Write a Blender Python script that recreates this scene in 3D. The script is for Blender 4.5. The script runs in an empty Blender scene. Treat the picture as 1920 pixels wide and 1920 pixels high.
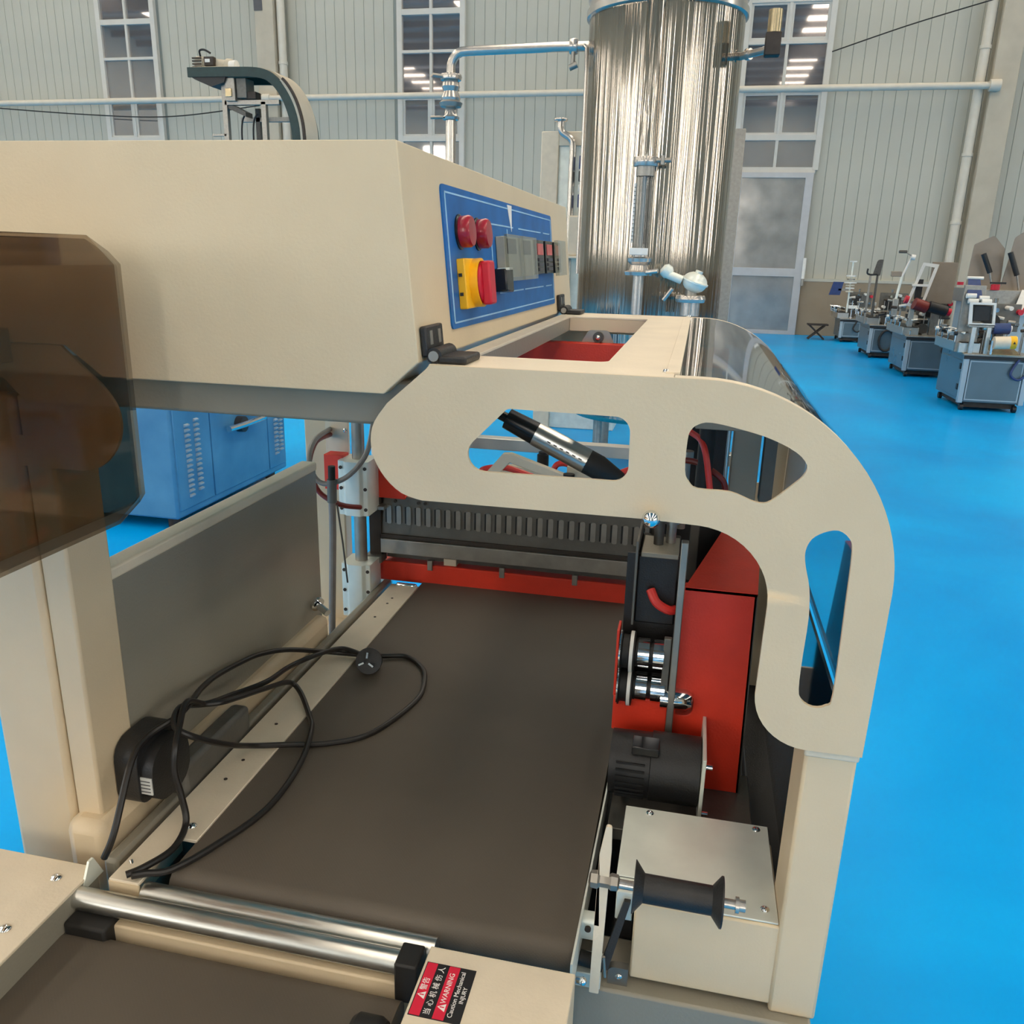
import bpy, bmesh, math, random
from mathutils import Vector, Matrix
from mathutils.geometry import tessellate_polygon

# ------------------------------------------------------------------ camera, light, exposure
SC = bpy.context.scene
COL = SC.collection
R = math.radians
SC.view_settings.view_transform = 'Standard'
SC.view_settings.look = 'None'
SC.view_settings.gamma = 1.0
SC.view_settings.use_curve_mapping = False
SC.view_settings.exposure = 0.0

cam_data = bpy.data.cameras.new('camera')
cam_data.sensor_width = 36.0
cam_data.lens = 29.30
cam_data.clip_start = 0.02
cam = bpy.data.objects.new('camera', cam_data)
COL.objects.link(cam)
YAW, PITCH, ROLL = R(11.883), R(17.015), R(1.455)
_f = Vector((-math.sin(YAW) * math.cos(PITCH), math.cos(YAW) * math.cos(PITCH), -math.sin(PITCH)))
_r = Vector((math.cos(YAW), math.sin(YAW), 0))
_u = _r.cross(_f)
_r2 = math.cos(ROLL) * _r + math.sin(ROLL) * _u
_u2 = -math.sin(ROLL) * _r + math.cos(ROLL) * _u
cam.matrix_world = Matrix(((_r2.x, _u2.x, -_f.x, 0), (_r2.y, _u2.y, -_f.y, 0), (_r2.z, _u2.z, -_f.z, 1.4), (0, 0, 0, 1)))
SC.camera = cam

world = bpy.data.worlds.new('hall_world')
SC.world = world
world.use_nodes = True
world.node_tree.nodes['Background'].inputs[0].default_value = (0.75, 0.85, 1.0, 1)
world.node_tree.nodes['Background'].inputs[1].default_value = 1.0
LAMP_STRENGTH = 9.5      # the roof lights of the hall
WINDOW_STRENGTH = 12.5     # daylit panes in the side and rear walls, raised as added fill light

# ------------------------------------------------------------------ materials
def lin(c):
    c /= 255.0
    return c / 12.92 if c <= 0.04045 else ((c + 0.055) / 1.055) ** 2.4

def L3(rgb):
    return tuple(lin(c) for c in rgb)

def pbr(name, rgb, rough=0.5, metal=0.0, var=0.06, scale=8.0, bump=0.0, bscale=200.0, spec=0.5, stretch=None, rvar=0.0, coat=0.0, dark=None):
    m = bpy.data.materials.new(name)
    m.use_nodes = True
    nt = m.node_tree
    b = nt.nodes['Principled BSDF']
    c = L3(rgb)
    b.inputs['Roughness'].default_value = rough
    b.inputs['Metallic'].default_value = metal
    b.inputs['Specular IOR Level'].default_value = spec
    b.inputs['Coat Weight'].default_value = coat
    tc = nt.nodes.new('ShaderNodeTexCoord')
    mp = nt.nodes.new('ShaderNodeMapping')
    if stretch:
        mp.inputs['Scale'].default_value = stretch
    nt.links.new(tc.outputs['Object'], mp.inputs['Vector'])
    n = nt.nodes.new('ShaderNodeTexNoise')
    n.inputs['Scale'].default_value = scale
    n.inputs['Detail'].default_value = 6
    nt.links.new(mp.outputs[0], n.inputs['Vector'])
    cr = nt.nodes.new('ShaderNodeValToRGB')
    cr.color_ramp.elements[0].position = 0.3
    cr.color_ramp.elements[1].position = 0.7
    d = L3(dark) if dark else tuple(x * (1 - var) for x in c)
    cr.color_ramp.elements[0].color = (*d, 1)
    cr.color_ramp.elements[1].color = (*(min(1, x * (1 + var)) for x in c), 1)
    nt.links.new(n.outputs['Fac'], cr.inputs[0])
    nt.links.new(cr.outputs[0], b.inputs['Base Color'])
    if rvar:
        mr = nt.nodes.new('ShaderNodeMapRange')
        mr.inputs['To Min'].default_value = max(0, rough - rvar)
        mr.inputs['To Max'].default_value = rough + rvar
        nt.links.new(n.outputs['Fac'], mr.inputs['Value'])
        nt.links.new(mr.outputs[0], b.inputs['Roughness'])
    if bump:
        n2 = nt.nodes.new('ShaderNodeTexNoise')
        n2.inputs['Scale'].default_value = bscale
        n2.inputs['Detail'].default_value = 3
        nt.links.new(mp.outputs[0], n2.inputs['Vector'])
        bp = nt.nodes.new('ShaderNodeBump')
        bp.inputs['Strength'].default_value = bump
        bp.inputs['Distance'].default_value = 0.002
        nt.links.new(n2.outputs['Fac'], bp.inputs['Height'])
        nt.links.new(bp.outputs[0], b.inputs['Normal'])
    return m

def clear(name, tint, rough=0.02, ior=1.49, gloss=1.0):
    m = bpy.data.materials.new(name)
    m.use_nodes = True
    nt = m.node_tree
    nt.nodes.remove(nt.nodes['Principled BSDF'])
    out = nt.nodes['Material Output']
    t = nt.nodes.new('ShaderNodeBsdfTransparent')
    tc = nt.nodes.new('ShaderNodeTexCoord')
    n = nt.nodes.new('ShaderNodeTexNoise')
    n.inputs['Scale'].default_value = 9.0
    nt.links.new(tc.outputs['Object'], n.inputs['Vector'])
    cr = nt.nodes.new('ShaderNodeValToRGB')
    c = L3(tint)
    cr.color_ramp.elements[0].color = (*(x * 0.94 for x in c), 1)
    cr.color_ramp.elements[1].color = (*(min(1, x * 1.06) for x in c), 1)
    nt.links.new(n.outputs['Fac'], cr.inputs[0])
    nt.links.new(cr.outputs[0], t.inputs['Color'])
    g = nt.nodes.new('ShaderNodeBsdfGlossy')
    g.inputs['Roughness'].default_value = rough
    g.inputs['Color'].default_value = (gloss, gloss, gloss, 1)
    lw = nt.nodes.new('ShaderNodeLayerWeight')
    lw.inputs['Blend'].default_value = 0.5
    p5 = nt.nodes.new('ShaderNodeMath'); p5.operation = 'POWER'
    p5.inputs[1].default_value = 4.0
    nt.links.new(lw.outputs['Facing'], p5.inputs[0])
    f0 = ((ior - 1) / (ior + 1)) ** 2
    fr = nt.nodes.new('ShaderNodeMath'); fr.operation = 'MULTIPLY_ADD'
    fr.inputs[1].default_value = 1 - f0
    fr.inputs[2].default_value = f0
    nt.links.new(p5.outputs[0], fr.inputs[0])
    mx = nt.nodes.new('ShaderNodeMixShader')
    nt.links.new(fr.outputs[0], mx.inputs[0])
    nt.links.new(t.outputs[0], mx.inputs[1])
    nt.links.new(g.outputs[0], mx.inputs[2])
    nt.links.new(mx.outputs[0], out.inputs['Surface'])
    return m

def emit(name, rgb, strength):
    m = bpy.data.materials.new(name)
    m.use_nodes = True
    nt = m.node_tree
    nt.nodes.remove(nt.nodes['Principled BSDF'])
    e = nt.nodes.new('ShaderNodeEmission')
    e.inputs[0].default_value = (*L3(rgb), 1)
    e.inputs[1].default_value = strength
    nt.links.new(e.outputs[0], nt.nodes['Material Output'].inputs['Surface'])
    return m

M = {}
M['beige'] = pbr('beige_powder_coat', (212, 193, 161), 0.42, var=0.03, scale=14, bump=0.10, bscale=420)
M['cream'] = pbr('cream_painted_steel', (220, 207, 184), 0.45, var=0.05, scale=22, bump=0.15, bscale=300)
M['shadow_grey'] = pbr('shaded_grey_panel', (140, 135, 122), 0.35, var=0.05, scale=5, bump=0.15, bscale=300)  # grey coat, with the shade of side panel and beam mixed into it
M['red'] = pbr('red_painted_steel', (220, 56, 32), 0.45, var=0.08, scale=20, bump=0.2, bscale=350)
M['alu'] = pbr('satin_aluminium', (205, 205, 200), 0.32, 1.0, var=0.06, scale=30, stretch=(1, 12, 1), rvar=0.08)
M['galv'] = pbr('zinc_plated_sheet', (226, 230, 220), 0.36, 0.25, var=0.08, scale=18, rvar=0.1)
M['chrome'] = pbr('polished_chrome', (225, 225, 225), 0.08, 1.0, var=0.03, scale=30)
M['pipe_steel'] = pbr('satin_stainless_pipe', (196, 190, 182), 0.24, 0.75, var=0.06, scale=30)
M['steel'] = pbr('dull_steel', (160, 156, 148), 0.42, 0.8, var=0.12, scale=40, rvar=0.1)
M['darksteel'] = pbr('dark_blued_steel', (92, 90, 86), 0.5, 0.7, var=0.15, scale=40, rvar=0.1)
M['gunmetal'] = pbr('gunmetal_plate', (112, 110, 104), 0.5, 0.55, var=0.12, scale=30, rvar=0.1, bump=0.2)
M['black'] = pbr('black_plastic', (30, 30, 31), 0.45, var=0.2, scale=40, bump=0.2, bscale=500)
M['blackgloss'] = pbr('black_gloss_plastic', (22, 22, 24), 0.25, var=0.2, scale=40)
M['rubber'] = pbr('black_rubber', (26, 25, 24), 0.6, var=0.2, scale=60)
M['cable'] = pbr('black_cable_sheath', (30, 27, 25), 0.42, var=0.15, scale=50)
M['white'] = pbr('white_plastic', (225, 224, 218), 0.4, var=0.04, scale=30)
M['label'] = pbr('white_paper_label', (200, 200, 196), 0.6, var=0.06, scale=60)
M['redprint'] = pbr('red_print', (214, 32, 62), 0.5, var=0.04, scale=40)
M['blackprint'] = pbr('black_print', (30, 29, 31), 0.5, var=0.1, scale=40)
M['whiteprint'] = pbr('white_print', (235, 232, 228), 0.5, var=0.03, scale=40)
M['greyprint'] = pbr('grey_print', (70, 70, 74), 0.5, var=0.05, scale=40)
M['lamp_red'] = pbr('red_indicator_lens', (158, 14, 38), 0.28, var=0.1, scale=60, coat=0.2)
M['switch_red'] = pbr('red_switch_knob', (196, 22, 48), 0.38, var=0.05, scale=60)
M['yellow'] = pbr('yellow_switch_collar', (247, 184, 22), 0.42, var=0.04, scale=60)
M['panelblue'] = pbr('blue_control_overlay', (30, 100, 168), 0.4, var=0.16, scale=26, spec=0.18)
M['line'] = pbr('pale_blue_print', (150, 196, 228), 0.4, var=0.1, scale=50)
M['display_red'] = pbr('red_display_window', (196, 84, 84), 0.3, var=0.1, scale=60)
M['meter_grey'] = pbr('grey_meter_face', (178, 174, 158), 0.35, var=0.08, scale=60)
M['redtube'] = pbr('red_air_tube', (226, 62, 56), 0.35, var=0.06, scale=60)
M['darkredtube'] = pbr('dark_red_air_tube', (116, 34, 28), 0.4, var=0.1, scale=60)
M['greytube'] = pbr('grey_air_tube', (132, 126, 122), 0.4, var=0.08, scale=60)
M['concrete'] = pbr('painted_concrete', (184, 176, 158), 0.8, var=0.08, scale=3, bump=0.4, bscale=30)
M['lowwall'] = pbr('brown_rendered_plinth', (146, 132, 112), 0.85, var=0.1, scale=2, bump=0.4, bscale=20)
M['wallpanel'] = pbr('pale_cyan_sheet_steel', (180, 180, 168), 0.55, var=0.035, scale=1.5)
M['wallback'] = pbr('grey_seam_backing', (140, 146, 140), 0.7, var=0.05, scale=3)
M['pvc'] = pbr('white_pvc_pipe', (206, 200, 186), 0.5, var=0.04, scale=6)
M['frame'] = pbr('white_window_frame', (200, 198, 190), 0.45, var=0.03, scale=6)
M['doorframe'] = pbr('grey_aluminium_door_frame', (182, 184, 186), 0.4, 0.3, var=0.05, scale=6)
M['green'] = pbr('dark_green_belt_chain', (22, 52, 50), 0.5, var=0.2, scale=12)
M['bluepaint'] = pbr('blue_painted_cabinet', (76, 132, 168), 0.35, var=0.12, scale=4, dark=(54, 112, 154))
M['bluedark'] = pbr('navy_blue_plastic', (36, 60, 110), 0.4, var=0.15, scale=20)
M['louvre_pale'] = pbr('pale_louvre_grey', (150, 168, 180), 0.35, var=0.05, scale=20)  # paler blue-grey than the cabinet body
M['smoked_plate'] = pbr('taupe_guard_plate', (140, 128, 114), 0.3, var=0.12, scale=5)
M['gold'] = pbr('brassy_film_sheet', (188, 172, 138), 0.25, 0.8, var=0.15, scale=20)
M['iron'] = pbr('dark_iron', (64, 56, 50), 0.6, 0.4, var=0.2, scale=20)
M['ceiling'] = pbr('grey_roof_sheet', (150, 152, 150), 0.7, var=0.06, scale=2)
M['purlin'] = pbr('dark_roof_steel', (88, 88, 92), 0.6, 0.2, var=0.1, scale=4)
M['acrylic'] = clear('grey_clear_acrylic', (196, 200, 202), 0.03)
M['smoke'] = clear('brown_smoked_acrylic', (220, 210, 199), 0.06, 1.5, 0.6)
M['darkacrylic'] = clear('dark_grey_acrylic', (104, 110, 112), 0.05, 1.49, 0.8)
M['clearbox'] = clear('clear_plastic_cover', (232, 232, 228), 0.05)
M['lamp'] = emit('roof_light', (255, 240, 218), LAMP_STRENGTH)
M['daylight_fill'] = emit('daylit_fill_pane', (255, 247, 236), WINDOW_STRENGTH)

def belt_material():
    m = pbr('grey_woven_belt', (90, 82, 72), 0.62, var=0.07, scale=7)
    nt = m.node_tree
    b = nt.nodes['Principled BSDF']
    tc = nt.nodes['Texture Coordinate']
    ck = nt.nodes.new('ShaderNodeTexChecker')
    ck.inputs['Scale'].default_value = 520
    nt.links.new(tc.outputs['Object'], ck.inputs['Vector'])
    bp = nt.nodes.new('ShaderNodeBump')
    bp.inputs['Strength'].default_value = 0.5
    bp.inputs['Distance'].default_value = 0.0008
    nt.links.new(ck.outputs['Fac'], bp.inputs['Height'])
    nt.links.new(bp.outputs[0], b.inputs['Normal'])
    return m
M['belt'] = belt_material()

def floor_material():
    m = bpy.data.materials.new('blue_epoxy_floor')
    m.use_nodes = True
    nt = m.node_tree
    b = nt.nodes['Principled BSDF']
    b.inputs['Specular IOR Level'].default_value = 0.06
    tc = nt.nodes.new('ShaderNodeTexCoord')
    n = nt.nodes.new('ShaderNodeTexNoise')
    n.inputs['Scale'].default_value = 0.55
    n.inputs['Detail'].default_value = 7
    n.inputs['Distortion'].default_value = 0.6
    nt.links.new(tc.outputs['Object'], n.inputs['Vector'])
    cr = nt.nodes.new('ShaderNodeValToRGB')
    cr.color_ramp.elements[0].position = 0.38
    cr.color_ramp.elements[1].position = 0.66
    cr.color_ramp.elements[0].color = (*L3((0, 144, 220)), 1)
    cr.color_ramp.elements[1].color = (*L3((0, 168, 240)), 1)
    nt.links.new(n.outputs['Fac'], cr.inputs[0])
    nt.links.new(cr.outputs[0], b.inputs['Base Color'])
    mr = nt.nodes.new('ShaderNodeMapRange')
    mr.inputs['To Min'].default_value = 0.22
    mr.inputs['To Max'].default_value = 0.42
    nt.links.new(n.outputs['Fac'], mr.inputs['Value'])
    nt.links.new(mr.outputs[0], b.inputs['Roughness'])
    n2 = nt.nodes.new('ShaderNodeTexNoise')
    n2.inputs['Scale'].default_value = 3.0
    nt.links.new(tc.outputs['Object'], n2.inputs['Vector'])
    bp = nt.nodes.new('ShaderNodeBump')
    bp.inputs['Strength'].default_value = 0.12
    bp.inputs['Distance'].default_value = 0.02
    nt.links.new(n2.outputs['Fac'], bp.inputs['Height'])
    nt.links.new(bp.outputs[0], b.inputs['Normal'])
    return m
M['floor'] = floor_material()

def tank_material():
    m = bpy.data.materials.new('polished_stainless_steel')
    m.use_nodes = True
    nt = m.node_tree
    b = nt.nodes['Principled BSDF']
    b.inputs['Metallic'].default_value = 1.0
    b.inputs['Base Color'].default_value = (*L3((168, 160, 150)), 1)
    b.inputs['Roughness'].default_value = 0.08
    tc = nt.nodes.new('ShaderNodeTexCoord')
    mp = nt.nodes.new('ShaderNodeMapping')
    mp.inputs['Scale'].default_value = (16, 16, 0.06)
    nt.links.new(tc.outputs['Object'], mp.inputs['Vector'])
    n = nt.nodes.new('ShaderNodeTexNoise')
    n.inputs['Scale'].default_value = 1.6
    n.inputs['Detail'].default_value = 3
    nt.links.new(mp.outputs[0], n.inputs['Vector'])
    bp = nt.nodes.new('ShaderNodeBump')
    bp.inputs['Strength'].default_value = 0.55
    bp.inputs['Distance'].default_value = 0.02
    nt.links.new(n.outputs['Fac'], bp.inputs['Height'])
    nt.links.new(bp.outputs[0], b.inputs['Normal'])
    return m
M['tank'] = tank_material()

def pane_material():
    m = pbr('dark_mirror_glazing', (180, 176, 176), 0.03, 0.8, var=0.05, scale=2)
    return m
M['pane'] = pane_material()
M['doorpane'] = pbr('dusty_door_glazing', (166, 164, 160), 0.12, 0.5, var=0.16, scale=2.5, rvar=0.08)

# ------------------------------------------------------------------ mesh helpers
class B:
    def __init__(s):
        s.v = []; s.f = []
    def add(s, vs, fs):
        o = len(s.v)
        s.v += [tuple(v) for v in vs]
        s.f += [tuple(i + o for i in f) for f in fs]
        return s
    def box(s, x0, x1, y0, y1, z0, z1):
        return s.add([(x0, y0, z0), (x1, y0, z0), (x1, y1, z0), (x0, y1, z0), (x0, y0, z1), (x1, y0, z1), (x1, y1, z1), (x0, y1, z1)],
                     [(0, 3, 2, 1), (4, 5, 6, 7), (0, 1, 5, 4), (1, 2, 6, 5), (2, 3, 7, 6), (3, 0, 4, 7)])
    def hexa(s, bottom, top):
        n = len(bottom)
        return s.add(list(bottom) + list(top), [tuple(range(n - 1, -1, -1)), tuple(range(n, 2 * n))] + [(i, (i + 1) % n, n + (i + 1) % n, n + i) for i in range(n)])
    def cyl(s, p0, p1, r0, r1=None, n=20, caps=True):
        r1 = r0 if r1 is None else r1
        p0, p1 = Vector(p0), Vector(p1)
        d = (p1 - p0).normalized()
        a = d.orthogonal().normalized(); b = d.cross(a)
        vs = []
        for p, r in ((p0, r0), (p1, r1)):
            for i in range(n):
                t = 2 * math.pi * i / n
                vs.append(p + r * (math.cos(t) * a + math.sin(t) * b))
        fs = [(i, (i + 1) % n, n + (i + 1) % n, n + i) for i in range(n)]
        if caps:
            fs += [tuple(range(n - 1, -1, -1)), tuple(range(n, 2 * n))]
        return s.add(vs, fs)
    def lathe(s, origin, axis, prof, n=32):
        # prof: list of (distance along axis, radius)
        o, d = Vector(origin), Vector(axis).normalized()
        a = d.orthogonal().normalized(); b = d.cross(a)
        vs = []; fs = []
        for h, r in prof:
            for i in range(n):
                t = 2 * math.pi * i / n
                vs.append(o + d * h + max(r, 1e-5) * (math.cos(t) * a + math.sin(t) * b))
        for k in range(len(prof) - 1):
            for i in range(n):
                fs.append((k * n + i, k * n + (i + 1) % n, (k + 1) * n + (i + 1) % n, (k + 1) * n + i))
        fs += [tuple(range(n - 1, -1, -1)), tuple(range((len(prof) - 1) * n, len(prof) * n))]
        return s.add(vs, fs)
    def tube(s, path, r, n=10):
        P = [Vector(p) for p in path]
        vs = []; fs = []
        d0 = (P[1] - P[0]).normalized()
        a = d0.orthogonal().normalized()
        for k, p in enumerate(P):
            d = (P[min(k + 1, len(P) - 1)] - P[max(k - 1, 0)]).normalized()
            a = (a - d * a.dot(d)).normalized()
            b = d.cross(a)
            for i in range(n):
                t = 2 * math.pi * i / n
                vs.append(p + r * (math.cos(t) * a + math.sin(t) * b))
        for k in range(len(P) - 1):
            for i in range(n):
                fs.append((k * n + i, k * n + (i + 1) % n, (k + 1) * n + (i + 1) % n, (k + 1) * n + i))
        fs += [tuple(range(n - 1, -1, -1)), tuple(range((len(P) - 1) * n, len(P) * n))]
        return s.add(vs, fs)
    def prism(s, outer, a0, a1, axis='y', holes=()):
        loops = [list(outer)] + [list(h) for h in holes]
        flat = [p for l in loops for p in l]
        tris = tessellate_polygon([[Vector((p[0], p[1], 0)) for p in l] for l in loops])
        def P(p, a):
            return {'y': (p[0], a, p[1]), 'x': (a, p[0], p[1]), 'z': (p[0], p[1], a)}[axis]
        n = len(flat)
        vs = [P(p, a0) for p in flat] + [P(p, a1) for p in flat]
        fs = [tuple(t) for t in tris] + [tuple(i + n for i in reversed(t)) for t in tris]
        o = 0
        for l in loops:
            m = len(l)
            for i in range(m):
                j = (i + 1) % m
                fs.append((o + i, o + j, n + o + j, n + o + i))
            o += m
        return s.add(vs, fs)
    def sphere(s, c, r, n=16, sz=1.0):
        prof = []
        for i in range(n // 2 + 1):
            t = math.pi * i / (n // 2)
            prof.append((-r * sz * math.cos(t), r * math.sin(t)))
        return s.lathe(c, (0, 0, 1), prof, n)
    def build(s, name, mat, parent=None, bevel=0.0, smooth=True, angle=35, seg=2):
        me = bpy.data.meshes.new(name)
        me.from_pydata(s.v, [], s.f)
        bm = bmesh.new(); bm.from_mesh(me)
        bmesh.ops.recalc_face_normals(bm, faces=bm.faces)
        bm.to_mesh(me); bm.free()
        me.materials.append(M[mat] if isinstance(mat, str) else mat)
        if smooth:
            me.polygons.foreach_set('use_smooth', [True] * len(me.polygons))
            me.set_sharp_from_angle(angle=R(angle))
        o = bpy.data.objects.new(name, me)
        COL.objects.link(o)
        if parent is not None:
            o.parent = parent
            o.matrix_parent_inverse = parent_inverse(parent)
        if bevel:
            md = o.modifiers.new('edges', 'BEVEL')
            md.width = bevel; md.segments = seg; md.limit_method = 'ANGLE'; md.angle_limit = R(40)
        return o

def parent_inverse(p):
    # things keep their origin at their base: parts are written in world coordinates
    return Matrix.Translation(-p.location) if p.type == 'EMPTY' else Matrix.Identity(4)

def box(name, mat, parent, x0, x1, y0, y1, z0, z1, bevel=0.002):
    return B().box(x0, x1, y0, y1, z0, z1).build(name, mat, parent, bevel)

def tag(o, label=None, cat=None, group=None, kind=None):
    if label: o['label'] = label
    if cat: o['category'] = cat
    if group: o['group'] = group
    if kind: o['kind'] = kind
    return o

def thing(name, label, cat, loc=(0, 0, 0), group=None):
    o = bpy.data.objects.new(name, None)
    o.empty_display_size = 0.1
    o.location = loc
    COL.objects.link(o)
    return tag(o, label, cat, group)

def struct(o):
    o['kind'] = 'structure'
    return o

def copy_part(o, dx=0, dy=0, dz=0, parent=None):
    c = o.copy()
    COL.objects.link(c)
    c.location = Vector(o.location) + Vector((dx, dy, dz))
    if parent is not None:
        c.parent = parent
    return c

def rpoly(pts, n=7):
    # polygon with a radius at each corner: (x, y, r)
    out = []
    m = len(pts)
    for i in range(m):
        p = Vector(pts[i][:2]); a = Vector(pts[i - 1][:2]); b = Vector(pts[(i + 1) % m][:2])
        r = pts[i][2]
        if r <= 0:
            out.append(tuple(p)); continue
        da = (a - p).normalized(); db = (b - p).normalized()
        half = da.angle(db) / 2
        t = min(r / math.tan(half), (a - p).length * 0.49, (b - p).length * 0.49)
        rr = t * math.tan(half)
        c = p + (da + db).normalized() * (rr / math.sin(half))
        s0 = p + da * t - c; s1 = p + db * t - c
        a0 = math.atan2(s0.y, s0.x); a1 = math.atan2(s1.y, s1.x)
        d = (a1 - a0 + math.pi) % (2 * math.pi) - math.pi
        for k in range(n + 1):
            q = a0 + d * k / n
            out.append((c.x + rr * math.cos(q), c.y + rr * math.sin(q)))
    return out

def spline(pts, k=5, closed=False):
    P = [Vector(p) for p in pts]
    n = len(P)
    out = []
    for i in range(n if closed else n - 1):
        if closed:
            p0, p1, p2, p3 = P[i - 1], P[i], P[(i + 1) % n], P[(i + 2) % n]
        else:
            p0, p1, p2, p3 = P[max(i - 1, 0)], P[i], P[i + 1], P[min(i + 2, n - 1)]
        for j in range(k):
            t = j / k
            out.append(0.5 * ((2 * p1) + (-p0 + p2) * t + (2 * p0 - 5 * p1 + 4 * p2 - p3) * t * t + (-p0 + 3 * p1 - 3 * p2 + p3) * t ** 3))
    if not closed:
        out.append(P[-1])
    return [tuple(p) for p in out]

def arc(cx, cy, r, a0, a1, n=14):
    return [(cx + r * math.cos(R(a0 + (a1 - a0) * i / n)), cy + r * math.sin(R(a0 + (a1 - a0) * i / n))) for i in range(n + 1)]

def screw(parent, x, y, z, r=0.005, axis=(0, 0, 1), mat='chrome', name='screw'):
    d = Vector(axis).normalized()
    return B().lathe((x, y, z), d, [(-0.002, r), (0.0005, r), (r * 0.35, r * 0.8), (r * 0.5, r * 0.35), (r * 0.35, 0)], 14).build(name, mat, parent)

def text(name, body, mat, parent, size, mtx, depth=0.0002):
    cu = bpy.data.curves.new(name, 'FONT')
    cu.body = body
    cu.size = size
    cu.align_x = 'CENTER'; cu.align_y = 'CENTER'
    cu.extrude = depth
    cu.resolution_u = 3
    tmp = bpy.data.objects.new(name + '_curve', cu)
    COL.objects.link(tmp)
    me = bpy.data.meshes.new_from_object(tmp.evaluated_get(bpy.context.evaluated_depsgraph_get()))
    bpy.data.objects.remove(tmp)
    me.materials.clear()
    me.materials.append(M[mat])
    o = bpy.data.objects.new(name, me)
    COL.objects.link(o)
    o.parent = parent
    o.matrix_parent_inverse = parent_inverse(parent)
    o.matrix_basis = mtx
    return o

# ------------------------------------------------------------------ the hall
YW = 18.5
XL, XR, YR, ZC = -24.0, 16.0, -15.0, 9.5
struct(box('floor', 'floor', None, XL, XR, YR, YW + 0.2, -0.1, 0.0, 0))
ceiling = struct(box('ceiling', 'ceiling', None, XL, XR, YR, YW + 0.2, ZC + 0.25, ZC + 0.4, 0))
for i in range(6):
    x = -20.5 + 6.0 * i
    box('roof_light', 'lamp', ceiling, x - 0.55, x + 0.55, YR + 1, YW - 0.6, ZC + 0.20, ZC + 0.252, 0)
pur = box('purlin', 'purlin', ceiling, XL, XR, YR + 0.9, YR + 1.0, ZC - 0.02, ZC + 0.2, 0)
for i in range(1, 21):
    copy_part(pur, dy=1.6 * i)
gir = box('roof_beam', 'purlin', ceiling, XL, XR, -9.2, -8.9, ZC - 0.6, ZC - 0.02, 0)
copy_part(gir, dy=9.0)
copy_part(gir, dy=18.0)

def plain_wall(name, x0, x1, y0, y1, horizontal):
    w = struct(box(name, 'wallpanel', None, x0, x1, y0, y1, 0, ZC + 0.3, 0))
    if horizontal:
        box('plinth', 'lowwall', w, XL, XR, y1 - 0.02, y1 + 0.06, 0, 1.08, 0)
    else:
        xi = x1 if x0 < -10 else x0
        box('plinth', 'lowwall', w, xi - 0.06, xi + 0.06, y0, y1, 0, 1.08, 0)
    first = None
    if horizontal:
        for i in range(11):  # denser row than the side walls, panes added to light the machine fronts
            x = -20.2 + 3.3 * i
            first = box('window_pane', 'daylight_fill', w, x, x + 1.3, y1 - 0.02, y1 + 0.03, 1.6, 7.6, 0) if first is None else copy_part(first, dx=3.3 * i)
    else:
        xi = x1 if x0 < -10 else x0
        for i in range(5):
            y = -12.0 + 6.6 * i
            first = box('window_pane', 'daylight_fill', w, xi - 0.03, xi + 0.03, y, y + 1.3, 1.6, 7.6, 0) if first is None else copy_part(first, dy=6.6 * i)
    return w
plain_wall('wall_rear', XL, XR, YR - 0.2, YR, True)
plain_wall('wall_left', XL - 0.2, XL, YR - 0.2, YW + 0.2, False)
plain_wall('wall_right', XR, XR + 0.2, YR - 0.2, YW + 0.2, False)

wall = struct(box('wall_back', 'wallback', None, XL, XR, YW + 0.02, YW + 0.2, 0, ZC + 0.3, 0))
box('plinth', 'lowwall', wall, XL, XR, YW - 0.06, YW + 0.03, 0, 1.08, 0.004)
box('sill_flashing', 'wallpanel', wall, XL, 0.42, YW - 0.07, YW + 0.03, 1.07, 1.13, 0.004)
box('sill_flashing', 'wallpanel', wall, 2.05, XR, YW - 0.07, YW + 0.03, 1.07, 1.13, 0.004)
WIN = [(-13.56, -12.20, 1.13), (-6.52, -5.16, 1.13), (0.46, 2.02, 0.0)]
P = 0.217
def sheet(x, w):
    return B().prism([(x + 0.001, 0.0), (x + 0.006, -0.014), (x + w - 0.006, -0.014), (x + w - 0.001, 0.0)], 1.12, ZC + 0.2, 'z')
first = None
x = -17.3
while x < 7.4:
    hit = [w for w in WIN if w[0] - 0.05 < x + P and x < w[1] + 0.05]
    if hit and (x < hit[0][0] - 0.16 or x + P > hit[0][1] + 0.16):
        hit = []
    if not hit:
        if first is None:
            b = sheet(0, P)
            b.v = [(vx, vy + YW + 0.025, vz) for vx, vy, vz in b.v]
            first = b.build('wall_panel', 'wallpanel', wall)
            first.location.x = x
            x0 = x
        else:
            copy_part(first, dx=x - x0)
    x += P
box('wall_panel', 'wallpanel', wall, XL, -17.3, YW - 0.01, YW + 0.02, 1.12, ZC + 0.2, 0)
box('wall_panel', 'wallpanel', wall, 7.5, XR, YW - 0.01, YW + 0.02, 1.12, ZC + 0.2, 0)

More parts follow.
